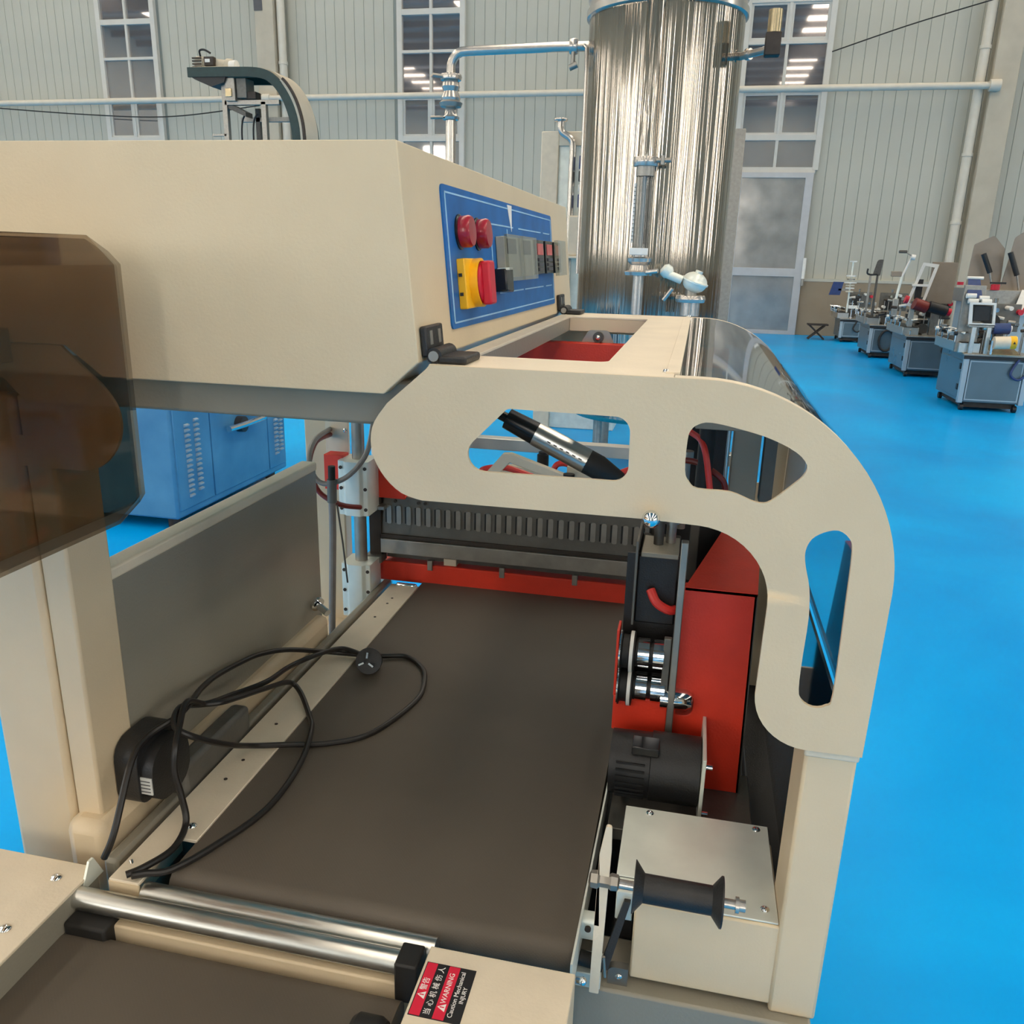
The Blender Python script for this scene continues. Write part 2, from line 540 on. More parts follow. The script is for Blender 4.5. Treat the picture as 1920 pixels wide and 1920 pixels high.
ROWS = [3.165, 3.76, 4.60, 5.42, 6.15, 6.95, 7.75, 8.55]
for wi, (x0, x1, zb) in enumerate(WIN):
    zs = ([1.16, 2.4] if zb > 0 else []) + ROWS
    xm = (x0 + x1) / 2
    root = struct(box('window_%d' % (wi + 1), 'frame', None, x0 - 0.05, x0 + 0.06, YW - 0.09, YW + 0.02, zs[0], zs[-1], 0.004))
    box('window_jamb', 'frame', root, x1 - 0.06, x1 + 0.05, YW - 0.09, YW + 0.02, zs[0], zs[-1], 0.004)
    box('window_mullion', 'frame', root, xm - 0.028, xm + 0.028, YW - 0.08, YW + 0.02, zs[0], zs[-1], 0.004)
    for k, z in enumerate(zs):
        t = 0.055 if z in (3.76, 6.15, 3.165, 8.55) else 0.028
        box('window_transom', 'frame', root, x0, x1, YW - 0.085, YW + 0.02, z - t, z + t, 0.004)
        if k:
            for a, c in ((x0 + 0.06, xm - 0.028), (xm + 0.028, x1 - 0.06)):
                box('window_pane', 'pane', root, a, c, YW - 0.03, YW - 0.01, zs[k - 1] + 0.02, z - 0.02, 0)
                if k in (2, 4):
                    f = B()
                    f.prism([(a, zs[k - 1] + 0.03), (c, zs[k - 1] + 0.03), (c, z - 0.03), (a, z - 0.03)], YW - 0.06, YW - 0.02, 'y',
                            [[(a + 0.045, zs[k - 1] + 0.09), (c - 0.045, zs[k - 1] + 0.09), (c - 0.045, z - 0.09), (a + 0.045, z - 0.09)]])
                    f.build('window_sash', 'frame', root)

# the glazed door under the third window
x0, x1 = 0.50, 2.00
d = struct(B().prism([(x0, 0.0), (x1, 0.0), (x1, 3.12), (x0, 3.12)], YW - 0.14, YW - 0.06, 'y',
                     [[(x0 + 0.14, 0.08), (x1 - 0.15, 0.08), (x1 - 0.15, 1.15), (x0 + 0.14, 1.15)],
                      [(x0 + 0.14, 1.31), (x1 - 0.15, 1.31), (x1 - 0.15, 3.02), (x0 + 0.14, 3.02)]]).build('door_1', 'doorframe', None, 0.004))
box('door_pane', 'doorpane', d, x0 + 0.12, x1 - 0.13, YW - 0.11, YW - 0.09, 1.29, 3.04, 0)
box('door_pane', 'doorpane', d, x0 + 0.12, x1 - 0.13, YW - 0.11, YW - 0.09, 0.06, 1.17, 0)
B().cyl((x1 + 0.02, YW - 0.16, 1.12), (x1 + 0.02, YW - 0.16, 1.52), 0.035).build('door_handle', 'white', d)
B().cyl((x1 + 0.02, YW - 0.16, 0.98), (x1 + 0.02, YW - 0.16, 1.12), 0.03).build('door_hinge', 'steel', d)
for z in (2.62, 2.45):
    box('door_latch', 'black', d, x0 + 0.04, x0 + 0.09, YW - 0.16, YW - 0.135, z, z + 0.09)

# columns, downpipes, tie rod and wires on the back wall
for i, xc in enumerate((-9.40, -2.17, 5.06)):
    c = struct(box('column_%d' % (i + 1), 'concrete', None, xc - 0.21, xc + 0.21, YW - 0.36, YW + 0.02, 0, ZC + 0.25, 0.01))
    if i != 1:
        box('column_plate', 'purlin' if i == 0 else 'concrete', c, xc - 0.21, xc - 0.02, YW - 0.37, YW - 0.35, 6.2, 7.5, 0)
def downpipe(x, label):
    t = thing('downpipe', label, 'pipe', (x, YW - 0.22, 0), None)
    B().cyl((x, YW - 0.22, 0), (x, YW - 0.22, ZC), 0.085, n=20).build('pipe', 'pvc', t)
    for z in (2.2, 3.4, 5.2, 7.4):
        B().cyl((x, YW - 0.22, z), (x, YW - 0.22, z + 0.06), 0.098, n=20).build('pipe_collar', 'pvc', t)
downpipe(-9.08, 'white vertical downpipe beside the concrete column behind the green gooseneck conveyor')
downpipe(4.68, 'white vertical downpipe beside the concrete column behind the labelling machines')
t = thing('tie_pipe', 'long white horizontal pipe running across wall and windows', 'pipe', (-6, YW - 0.42, 4.5))
B().tube([(-18.0, YW - 0.42, 4.48), (-9.0, YW - 0.42, 4.52), (0.0, YW - 0.42, 4.56), (4.93, YW - 0.42, 4.57)], 0.06, 14).build('pipe', 'pvc', t)
B().cyl((4.80, YW - 0.42, 4.57), (4.98, YW - 0.42, 4.57), 0.10).build('pipe_clamp', 'pvc', t)
B().tube([(4.92, YW - 0.42, 4.57), (4.93, YW - 0.36, 4.5)], 0.06).build('pipe_foot', 'steel', t)
for xc in (-9.4,):
    B().cyl((xc - 0.08, YW - 0.42, 4.52), (xc + 0.08, YW - 0.42, 4.52), 0.085).build('pipe_clamp', 'pvc', t)
def wire(pts, r, label):
    tag(B().tube(spline(pts, 8), r, 6).build('wire', 'rubber'), label, 'wire')
wire([(2.06, YW - 0.1, 5.24), (3.4, YW - 0.12, 5.66), (4.80, YW - 0.40, 5.99)], 0.011, 'thin dark wire rising from tall window to the column by the labelling machines')
wire([(-17.5, YW - 0.30, 4.50), (-14.0, YW - 0.30, 4.26), (-11.8, YW - 0.30, 4.20), (-9.65, YW - 0.30, 4.40)], 0.012, 'thin sagging wire hanging under the white wall pipe by the gooseneck conveyor')

# ------------------------------------------------------------------ stainless tank
TX, TY, TR = -0.345, 6.0, 0.485
t = thing('storage_tank', 'tall polished stainless steel cylindrical tank with sight glass and pipework', 'tank', (TX, TY, 0))
B().lathe((TX, TY, 0.35), (0, 0, 1), [(0, TR * 0.4), (0.0, TR * 0.98), (0.02, TR), (0.03, TR)] + [(0.03 + 0.245 * k, TR) for k in range(1, 11)] + [(2.49, TR), (2.52, TR * 0.995)], 72).build('tank_shell', 'tank', t)
B().lathe((TX, TY, 2.84), (0, 0, 1), [(0, TR), (0.01, TR + 0.018), (0.05, TR + 0.018), (0.06, TR + 0.002), (0.10, TR + 0.002), (0.11, TR + 0.012), (0.14, TR + 0.012), (0.15, TR)], 72).build('rim_band', 'pipe_steel', t)
B().lathe((TX, TY, 2.98), (0, 0, 1), [(0, TR), (0.08, TR * 0.93), (0.15, TR * 0.7), (0.19, TR * 0.35), (0.2, 0.02)], 72).build('tank_lid', 'tank', t)
for k in range(4):
    a = R(45 + 90 * k)
    lx, ly = TX + 0.38 * math.cos(a), TY + 0.38 * math.sin(a)
    B().cyl((lx, ly, 0), (lx, ly, 0.37), 0.03).cyl((lx, ly, 0), (lx, ly, 0.02), 0.06).build('leg', 'steel', t)
def flange(parent, c, axis, r, h=0.03, name='clamp'):
    return B().lathe(c, axis, [(-h / 2, r * 0.8), (-h / 2, r), (-h * 0.1, r * 1.08), (h * 0.1, r * 1.08), (h / 2, r), (h / 2, r * 0.8)], 24).build(name, 'pipe_steel', parent)
# overhead pipe to the left
pz = 2.715
path = [(TX - TR + 0.02, TY, pz), (-1.05, TY, pz), (-1.63, TY, pz - 0.01)] + [(-1.66 - 0.1 * math.sin(R(a)), TY, pz - 0.11 + 0.1 * math.cos(R(a))) for a in (15, 35, 55, 75, 90)] + [(-1.76, TY, pz - 0.16)]
B().tube(path, 0.03, 16).build('overhead_pipe', 'pipe_steel', t)
flange(t, (-0.93, TY, pz), (1, 0, 0), 0.045, 0.05, 'pipe_clamp')
B().cyl((-0.93, TY - 0.02, pz - 0.12), (-0.93, TY - 0.02, pz - 0.03), 0.014).cyl((-0.95, TY - 0.03, pz - 0.13), (-0.90, TY - 0.03, pz - 0.11), 0.02).build('clamp_bolt', 'steel', t)
B().tube([(-0.86, TY - 0.03, pz), (-0.84, TY - 0.05, pz - 0.02), (-0.835, TY - 0.05, pz - 0.15), (-0.835, TY - 0.05, 1.3)], 0.012, 10).build('drain_tube', 'pipe_steel', t)
v = B().lathe((-1.76, TY, 2.38), (0, 0, 1), [(0.16, 0.034), (0.15, 0.07), (0.17, 0.075), (0.185, 0.07), (0.19, 0.035)], 24)
v.build('clamp', 'pipe_steel', t)
B().lathe((-1.76, TY, 2.40), (0, 0, 1), [(0, 0.05), (0.0, 0.06), (0.02, 0.066), (0.06, 0.05), (0.09, 0.062), (0.13, 0.05), (0.15, 0.04)], 24).build('valve_body', 'pipe_steel', t)
B().lathe((-1.76, TY, 2.36), (0, 0, 1), [(0, 0.03), (0.005, 0.07), (0.03, 0.08), (0.045, 0.06), (0.05, 0.04)], 24).build('clamp', 'steel', t)
B().tube([(-1.80, TY - 0.05, 2.545), (-1.86, TY - 0.08, 2.55), (-1.87, TY - 0.08, 2.535)], 0.013).build('wing_nut', 'steel', t)
B().lathe((-1.76, TY, 2.28), (0, 0, 1), [(0, 0.034), (0.005, 0.055), (0.02, 0.06), (0.035, 0.045), (0.08, 0.036)], 24).build('clamp', 'pipe_steel', t)
B().tube([(-1.80, TY - 0.05, 2.295), (-1.88, TY - 0.08, 2.29)], 0.011).build('wing_nut', 'steel', t)
B().cyl((-1.76, TY, 0), (-1.76, TY, 2.30), 0.036, n=20).build('riser_pipe', 'pipe_steel', t)
# vertical pipe and sight glass at the front
fx, fy = -0.375, 5.40
B().cyl((fx, fy, 1.98), (fx, fy + 0.02, 3.05), 0.052, n=24).build('feed_pipe', 'tank', t)
B().tube([(fx, fy + 0.02, 3.04), (fx, fy + 0.10, 3.10), (fx, fy + 0.3, 3.10)], 0.052, 18).build('feed_elbow', 'tank', t)
flange(t, (fx, fy, 1.96), (0, 0, 1), 0.072, 0.05)
B().tube([(fx + 0.06, fy - 0.03, 1.965), (fx + 0.15, fy - 0.05, 1.965)], 0.014).cyl((fx + 0.10, fy - 0.05, 1.94), (fx + 0.10, fy - 0.05, 1.99), 0.012).build('wing_nut', 'steel', t)
B().cyl((fx, fy, 1.88), (fx, fy, 1.94), 0.055, n=20).build('collar', 'steel', t)
B().cyl((fx, fy, 1.46), (fx, fy, 1.88), 0.05, n=24).build('sight_glass', 'acrylic', t)
B().cyl((fx, fy, 1.42), (fx, fy, 1.90), 0.012, n=10).build('glass_core', 'white', t)
box('gauge_scale', 'label', t, fx - 0.058, fx - 0.046, fy - 0.03, fy - 0.005, 1.50, 1.84, 0.001)
for k in range(14):
    box('gauge_mark', 'greyprint', t, fx - 0.057, fx - 0.047, fy - 0.032, fy - 0.0302, 1.515 + 0.023 * k, 1.519 + 0.023 * k, 0)
box('gauge_block', 'white', t, fx - 0.06, fx + 0.05, fy - 0.07, fy - 0.03, 1.43, 1.47)
B().lathe((fx, fy, 1.31), (0, 0, 1), [(0, 0.03), (0.0, 0.085), (0.02, 0.09), (0.03, 0.06), (0.06, 0.05), (0.08, 0.072), (0.10, 0.075), (0.11, 0.05), (0.15, 0.05)], 24).build('valve_body', 'pipe_steel', t)
B().tube([(fx + 0.05, fy - 0.07, 1.33), (fx + 0.12, fy - 0.09, 1.34)], 0.014).build('valve_lever', 'pipe_steel', t)
B().cyl((fx, fy, 0.4), (fx, fy, 1.32), 0.034, n=18).build('drain_pipe', 'pipe_steel', t)
# temperature head at the front right
hx, hy = -0.05, 5.38
B().lathe((hx, hy, 1.08), (0, 0, 1), [(0, 0.06), (0.08, 0.06), (0.10, 0.03)], 20).build('sensor_neck', 'pipe_steel', t)
flange(t, (hx, hy, 1.18), (0, 0, 1), 0.085, 0.04)
B().cyl((hx, hy, 1.2), (hx, hy, 1.25), 0.035).build('sensor_stem', 'steel', t)
B().lathe((hx + 0.0, hy, 1.225), (0.35, -0.1, 1), [(0, 0.02), (0.008, 0.045), (0.022, 0.062), (0.045, 0.074), (0.058, 0.076), (0.059, 0.083), (0.068, 0.083), (0.069, 0.076), (0.085, 0.068), (0.100, 0.054), (0.112, 0.034), (0.114, 0.022), (0.128, 0.022), (0.13, 0.0)], 28).build('sensor_head', 'galv', t, angle=60)
B().cyl((hx - 0.06, hy - 0.02, 1.29), (hx - 0.14, hy - 0.03, 1.32), 0.026).build('cable_gland', 'galv', t)
B().lathe((hx - 0.13, hy - 0.02, 1.32), (-0.6, 0, 0.5), [(0, 0.03), (0.02, 0.042), (0.05, 0.04), (0.065, 0.02)], 18).build('gland_nut', 'galv', t)
B().tube([(hx - 0.16, hy - 0.05, 1.17), (hx - 0.11, hy - 0.06, 1.24)], 0.012).build('wing_nut', 'pipe_steel', t)
# side branch with a pressure fitting at the right
B().cyl((0.10, 5.9, 2.61), (0.28, 5.75, 2.62), 0.022).build('side_branch', 'pipe_steel', t)
flange(t, (0.17, 5.84, 2.615), (1, -0.8, 0), 0.032, 0.03)
box('fitting_block', 'iron', t, 0.255, 0.345, 5.68, 5.76, 2.575, 2.70, 0.006)
B().cyl((0.30, 5.72, 2.70), (0.30, 5.72, 2.82), 0.04).build('fitting_cap', 'gold', t)

# slim steel post standing behind the tank
t = thing('steel_post', 'pinkish grey steel post standing behind the polished tank near glazed door', 'post', (0.30, 7.2, 0))
box('post', 'steel', t, 0.16, 0.245, 7.15, 7.22, 0, 2.38, 0.006)
box('foot_plate', 'steel', t, 0.10, 0.31, 7.08, 7.30, 0, 0.015, 0.003)

# steel cabinet with a swan-neck vent
cx0, cx1, cy = -1.31, -0.62, 7.0
t = thing('steel_cabinet', 'brushed steel cabinet with pale frame and swan neck vent beside tank', 'cabinet', (-0.95, 7.2, 0))
box('cabinet_body', 'galv', t, cx0 + 0.05, cx1, cy + 0.02, cy + 0.5, 0.0, 2.28, 0.006)
box('side_frame', 'cream', t, cx0, cx0 + 0.14, cy - 0.01, cy + 0.5, 0.0, 2.345, 0.006)
box('top_frame', 'cream', t, cx0 + 0.10, cx1, cy - 0.005, cy + 0.5, 2.24, 2.345, 0.006)
B().tube([(-1.155, cy - 0.05, 2.42), (-1.155, cy - 0.05, 2.38)] + spline([(-1.155, cy - 0.05, 2.37), (-1.14, cy - 0.05, 2.33), (-1.08, cy - 0.05, 2.29), (-1.055, cy - 0.05, 2.24), (-1.055, cy - 0.05, 2.1)], 5) + [(-1.055, cy - 0.05, 0.4)], 0.026, 14).build('vent_pipe', 'pipe_steel', t)
flange(t, (-1.155, cy - 0.05, 2.42), (0, 0, 1), 0.05, 0.02, 'vent_flange')
for k, (z0, z1, m) in enumerate(((2.06, 2.16, 'bluedark'), (1.97, 2.05, 'black'), (1.90, 1.95, 'white'), (1.78, 1.88, 'bluedark'))):
    box('motor_block', m, t, -0.99, -0.86, cy - 0.12, cy + 0.03, z0, z1, 0.008)
box('lower_housing', 'cream', t, -1.05, -0.70, cy - 0.15, cy + 0.03, 1.42, 1.72, 0.01)
box('lower_ledge', 'cream', t, -1.05, -0.70, cy - 0.17, cy + 0.03, 1.40, 1.42, 0.004)

# blue machine cabinet with louvres on the left
t = thing('blue_cabinet', 'blue painted machine cabinet with rows of louvres and chrome handle', 'cabinet', (-2.85, 4.2, 0))
BX, BY0, BY1 = -2.52, 3.64, 4.84
box('cabinet_body', 'bluepaint', t, -3.25, BX, BY0, BY1, 0.06, 0.98, 0.012)
box('front_door', 'bluepaint', t, BX - 0.01, BX + 0.008, BY0 + 0.02, 3.98, 0.10, 0.95, 0.004)
box('center_door', 'bluepaint', t, BX - 0.01, BX + 0.008, 3.99, 4.60, 0.10, 0.95, 0.004)
box('rear_door', 'bluepaint', t, BX - 0.01, BX + 0.008, 4.61, BY1 - 0.02, 0.10, 0.95, 0.004)
lv = B().prism([(0, 0), (0.012, 0.004), (0.014, 0.012), (0, 0.016)], 0, 0.036, 'y')
lv.v = [(x + BX + 0.008, y, z) for x, y, z in lv.v]
lvo = lv.build('louver', 'louvre_pale', t)
lvo.location = (0, 3.745, 0.155)
for c, (yy, n) in enumerate(((3.745, 15), (3.83, 15), (4.68, 9), (4.74, 9))):
    for k in range(n):
        if c or k:
            copy_part(lvo, dy=yy - 3.745, dz=0.0265 * k + (0.02 if c in (2, 3) else 0.0) + (0.015 if c in (1, 3) else 0))
B().cyl((BX + 0.005, 4.27, 0.45), (BX + 0.05, 4.27, 0.45), 0.045).build('handle_boss', 'black', t)
B().tube([(BX + 0.05, 4.10, 0.452), (BX + 0.055, 4.27, 0.45), (BX + 0.07, 4.46, 0.46)], 0.017).build('door_handle', 'chrome', t)
for (x, y) in ((-2.60, 3.72), (-3.17, 3.72), (-2.60, 4.76), (-3.17, 4.76)):
    B().cyl((x, y, 0), (x, y, 0.065), 0.03).build('leveling_foot', 'iron', t)
box('underside_tray', 'black', t, -3.2, BX - 0.05, BY0 + 0.1, BY1 - 0.1, 0.035, 0.062, 0)

# gooseneck elevator conveyor far behind on the left
t = thing('gooseneck_conveyor', 'green gooseneck elevator conveyor with motor on tall steel frame', 'conveyor', (-6.0, 11.2, 0))
Y0 = 11.0
def ribbon(name, pts, w, y0, y1, mat):
    P = [Vector((p[0], p[1])) for p in pts]
    L, Rr = [], []
    for i, p in enumerate(P):
        d = (P[min(i + 1, len(P) - 1)] - P[max(i - 1, 0)]).normalized()
        nn = Vector((-d.y, d.x))
        L.append(tuple(p + nn * w / 2)); Rr.append(tuple(p - nn * w / 2))
    return B().prism(L + Rr[::-1], y0, y1, 'y').build(name, mat, t)
curve = spline([(-6.84, 3.625), (-6.2, 3.62), (-5.80, 3.60), (-5.60, 3.50), (-5.45, 3.30), (-5.36, 3.05), (-5.33, 2.8), (-5.33, 2.4)], 6)
ribbon('side_rail', curve, 0.115, Y0, Y0 + 0.04, 'green')
ribbon('side_rail', curve, 0.115, Y0 + 0.55, Y0 + 0.59, 'green')
ribbon('belt', [(x + 0.05, z + 0.045) for x, z in curve], 0.03, Y0 + 0.05, Y0 + 0.54, 'concrete')
ribbon('guard_strip', [(x + 0.11, z + 0.03) for x, z in curve[18:]], 0.03, Y0 - 0.01, Y0 + 0.03, 'iron')
ribbon('edge_strip', [(x + 0.085, z + 0.02) for x, z in curve[18:]], 0.05, Y0, Y0 + 0.02, 'concrete')
B().prism([(-6.80, 3.57), (-6.30, 3.57), (-6.33, 3.50), (-6.52, 3.45), (-6.75, 3.54)], Y0 + 0.02, Y0 + 0.5, 'y').build('drip_tray', 'black', t)
for i, (x, z) in enumerate(((-6.39, 3.53), (-5.83, 3.28), (-6.13, 3.26), (-5.60, 3.2))):
    yy = Y0 + (0.1 if i < 2 else 0.5)
    box('leg', 'steel' if i != 2 else 'darksteel', t, x - 0.035, x + 0.035, yy, yy + 0.07, 0, z, 0.004)
for (za, yy) in ((3.27, Y0 + 0.1), (3.12, Y0 + 0.5)):
    box('crossbar', 'steel', t, -6.39, -5.60, yy, yy + 0.06, za - 0.03, za + 0.03, 0.004)
box('step_bracket', 'steel', t, -6.60, -6.39, Y0 + 0.1, Y0 + 0.15, 2.86, 2.89, 0.002)
B().prism([(-6.39, 3.22), (-6.10, 3.10), (-6.10, 3.16), (-6.30, 3.25)], Y0 + 0.12, Y0 + 0.3, 'y').build('gusset', 'darksteel', t)
box('gear_housing', 'steel', t, -6.34, -6.20, Y0 + 0.05, Y0 + 0.3, 3.28, 3.56, 0.006)
box('gear_cover', 'gold', t, -6.33, -6.24, Y0 + 0.03, Y0 + 0.06, 3.33, 3.43, 0.004)
box('gear_housing', 'gunmetal', t, -6.19, -6.05, Y0 + 0.08, Y0 + 0.3, 3.32, 3.56, 0.006)
box('terminal_box', 'iron', t, -6.10, -5.93, Y0 + 0.1, Y0 + 0.25, 3.31, 3.40, 0.006)
B().lathe((-6.80, Y0 + 0.2, 3.77), (1, 0, -0.12), [(0, 0.05), (0.0, 0.085), (0.12, 0.09), (0.13, 0.075), (0.42, 0.08), (0.44, 0.1), (0.5, 0.1), (0.53, 0.06), (0.6, 0.045)], 20).build('motor', 'concrete', t)
for k in range(4):
    box('fan_slot', 'iron', t, -6.82, -6.69, Y0 + 0.1, Y0 + 0.12, 3.70 + 0.035 * k, 3.715 + 0.035 * k, 0)
box('nameplate_box', 'iron', t, -6.63, -6.49, Y0 + 0.07, Y0 + 0.14, 3.71, 3.82, 0.006)
box('nameplate', 'white', t, -6.61, -6.54, Y0 + 0.062, Y0 + 0.072, 3.75, 3.79, 0.001)
B().tube(spline([(-6.72, Y0 + 0.15, 3.84), (-6.71, Y0 + 0.12, 3.90), (-6.64, Y0 + 0.12, 3.91), (-6.56, Y0 + 0.13, 3.87)], 4), 0.013).build('motor_lead', 'rubber', t)
B().lathe((-6.29, Y0 + 0.15, 3.71), (1, 0, 0), [(0, 0.05), (0, 0.07), (0.09, 0.075), (0.1, 0.05)], 18).build('gearbox', 'white', t)
box('motor_base', 'concrete', t, -6.82, -6.30, Y0 + 0.06, Y0 + 0.34, 3.675, 3.70, 0.003)
for k, x in enumerate((-6.20, -6.03)):
    B().tube(spline([(x + 0.06, Y0 + 0.2, 3.15), (x, Y0 + 0.2, 3.05), (x - 0.02, Y0 + 0.2, 2.8), (x, Y0 + 0.2, 2.2)], 4), 0.012).build('lead', 'rubber', t)

# ------------------------------------------------------------------ sealing machine
FY = 0.637                       # front plane of the machine
sm = thing('sealing_machine', 'beige film sealing machine with hinged hood, blue control panel and wide dark conveyor belt', 'machine', (-0.25, 1.05, 0))

# lower body and frame
box('lower_body', 'beige', sm, -0.66, 0.150, 0.66, 1.46, 0.06, 0.70, 0.006)
for (x, y) in ((-0.60, 0.74), (0.09, 0.74), (-0.60, 1.38), (0.09, 1.38)):
    B().lathe((x, y, 0), (0, 0, 1), [(0, 0.03), (0.015, 0.03), (0.02, 0.012), (0.07, 0.012)], 16).build('leveling_foot', 'iron', sm)
box('base_sill', 'shadow_grey', sm, -0.18, 0.157, 0.632, 0.70, 0.52, 0.737, 0.003)
box('base_sill', 'beige', sm, -0.66, -0.18, 0.66, 0.70, 0.52, 0.70, 0.003)
# left portal: near post in two profiles, far post, side panel with bright top edge
box('corner_post', 'beige', sm, -0.675, -0.599, FY, 0.70, 0.06, 1.27, 0.006)
box('post_flange', 'beige', sm, -0.597, -0.567, FY + 0.003, 0.70, 0.74, 1.27, 0.003)
box('corner_post', 'beige', sm, -0.705, -0.628, 1.43, 1.46, 0.68, 1.30, 0.003)
box('post_foot', 'beige', sm, -0.705, -0.628, 1.30, 1.46, 0.62, 0.69, 0.003)
pn = box('side_panel', 'shadow_grey', sm, -0.592, -0.570, 0.70, 1.19, 0.74, 1.070, 0.002)
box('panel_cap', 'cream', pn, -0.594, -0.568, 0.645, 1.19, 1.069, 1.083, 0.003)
box('base_rail', 'beige', sm, -0.60, -0.552, 0.62, 1.18, 0.74, 0.828, 0.012)
box('base_rail', 'shadow_grey', sm, -0.548, -0.532, 0.61, 1.42, 0.70, 0.80, 0.004)
box('belly_plate', 'black', sm, -0.60, 0.14, 0.66, 1.44, 0.70, 0.705, 0)
B().cyl((-0.555, 1.145, 0.857), (-0.535, 1.135, 0.850), 0.006).cyl((-0.560, 1.148, 0.859), (-0.556, 1.146, 0.8575), 0.012).build('clamp_screw', 'chrome', sm)

# portal beam, control cabinet
box('portal_beam', 'shadow_grey', sm, -0.675, -0.225, 0.652, 0.70, 1.262, 1.300, 0.003)
cab_sec = [(-0.80, 1.317), (-0.536, 1.317), (-0.502, 1.291), (-0.243, 1.291), (-0.213, 1.318), (-0.2285, 1.481), (-0.80, 1.481)]
cab = B().prism(cab_sec, FY, 1.46, 'y').build('control_cabinet', 'beige', sm, 0.0045, seg=3)
box('roof_plate', 'cream', cab, -0.385, -0.275, 0.80, 1.25, 1.4805, 1.485, 0.001)
for (x, y) in ((-0.365, 0.82), (-0.29, 0.82), (-0.255, 0.70)):
    screw(cab, x, y, 1.4845 if x < -0.26 else 1.481, 0.006, mat='cream')
# frame of the slanted control face: u = Y, v = up the slope, n = outward
F0 = Vector((-0.213, 0.0, 1.318)); FV = (Vector((-0.2285, 0, 1.481)) - F0).normalized(); FN = Vector((FV.z, 0, -FV.x)).normalized()
def face(y, z, n=0.0):
    k = (z - 1.318) / FV.z
    p = F0 + FV * k + FN * n
    return (p.x, y, p.z)
def on_face(name, mat, parent, poly, n0, n1, bevel=0.0):
    b = B()
    tr = [face(y, z, n0) for y, z in poly]; tp = [face(y, z, n1) for y, z in poly]
    return b.hexa(tr, tp).build(name, mat, parent, bevel)
def rect(y0, y1, z0, z1):
    return [(y0, z0), (y1, z0), (y1, z1), (y0, z1)]
on_face('control_overlay', 'panelblue', cab, rpoly([(0.735, 1.336, 0.006), (1.293, 1.334, 0.006), (1.293, 1.459, 0.006), (0.735, 1.459, 0.006)], 4), 0.0, 0.0015)
for (a, b_, c, d_) in ((0.743, 1.286, 1.3405, 1.342), (0.743, 1.286, 1.452, 1.4535), (0.743, 0.746, 1.3405, 1.4535), (1.283, 1.286, 1.3405, 1.4535),
                       (0.90, 1.02, 1.432, 1.4335), (1.05, 1.20, 1.432, 1.4335), (1.22, 1.27, 1.432, 1.4335), (0.905, 0.908, 1.37, 1.4335),
                       (0.985, 0.988, 1.421, 1.430), (0.93, 1.06, 1.3605, 1.362), (1.07, 1.20, 1.3605, 1.362), (1.22, 1.27, 1.3605, 1.362), (0.955, 0.958, 1.3605, 1.376)):
    on_face('panel_line', 'line', cab, rect(a, b_, c, d_), 0.0015, 0.0019)
on_face('tape_strip', 'whiteprint', cab, [(0.995, 1.457), (1.018, 1.457), (1.010, 1.428)], 0.0015, 0.0021)
for y in (0.783, 0.848):
    B().lathe(face(y, 1.4205), FN, [(0, 0.0158), (0.003, 0.0158), (0.004, 0.0140)], 28).build('lamp_bezel', 'blackgloss', cab)
    B().lathe(face(y, 1.4205, 0.003), FN, [(0, 0.0140), (0.009, 0.0143), (0.0115, 0.0128), (0.012, 0.0)], 28).build('indicator_lamp', 'lamp_red', cab)
# main switch: yellow square collar bending round a red knob
on_face('switch_collar', 'yellow', cab, rpoly([(0.765, 1.352, 0.002), (0.830, 1.352, 0.002), (0.830, 1.397, 0.002), (0.765, 1.397, 0.002)], 3), 0.001, 0.009, 0.001)
B().lathe(face(0.800, 1.3745, 0.008), FN, [(0, 0.0225), (0.008, 0.0225), (0.008, 0.0200), (0.002, 0.0200)], 36).build('switch_collar', 'yellow', cab)
B().lathe(face(0.800, 1.3745, 0.006), FN, [(0, 0.0190), (0.011, 0.0190), (0.0125, 0.017), (0.013, 0.0)], 32).build('switch_knob', 'switch_red', cab)
on_face('switch_grip', 'switch_red', cab, [(0.790, 1.354), (0.812, 1.354), (0.812, 1.394), (0.790, 1.394)], 0.017, 0.026, 0.002)
on_face('rotary_knob', 'blackgloss', cab, [(0.905, 1.363), (0.940, 1.361), (0.940, 1.387), (0.905, 1.387)], 0.0015, 0.016, 0.002)
on_face('knob_cap', 'galv', cab, rect(0.906, 0.939, 1.385, 1.3875), 0.006, 0.016)
for z in (1.381, 1.364):
    on_face('collar_screw', 'black', cab, rect(0.7632, 0.7652, z, z + 0.003), 0.003, 0.006)
for k, y in enumerate((0.925, 1.010)):
    g = on_face('meter_body', 'meter_grey', cab, rect(y, y + 0.075, 1.377, 1.4205), 0.0015, 0.012, 0.001)
    on_face('meter_display', 'greyprint', g, rect(y + 0.01, y + 0.055, 1.402, 1.418), 0.012, 0.0128)
    on_face('meter_cover', 'clearbox', cab, rect(y - 0.004, y + 0.080, 1.373, 1.422), 0.0125, 0.016)
for k, y in enumerate((1.095, 1.165, 1.235)):
    g = on_face('meter_body', 'blackgloss', cab, rect(y, y + 0.055, 1.378, 1.4205), 0.0015, 0.014, 0.001)
    on_face('meter_display', 'display_red', g, rect(y + 0.008, y + 0.047, 1.402, 1.416), 0.014, 0.0148)
    for q in range(3):
        on_face('meter_button', 'greyprint', g, rect(y + 0.012, y + 0.043, 1.382 + 0.006 * q, 1.386 + 0.006 * q), 0.014, 0.0155)
on_face('meter_cover', 'clearbox', cab, rect(1.228, 1.298, 1.374, 1.422), 0.0155, 0.021)
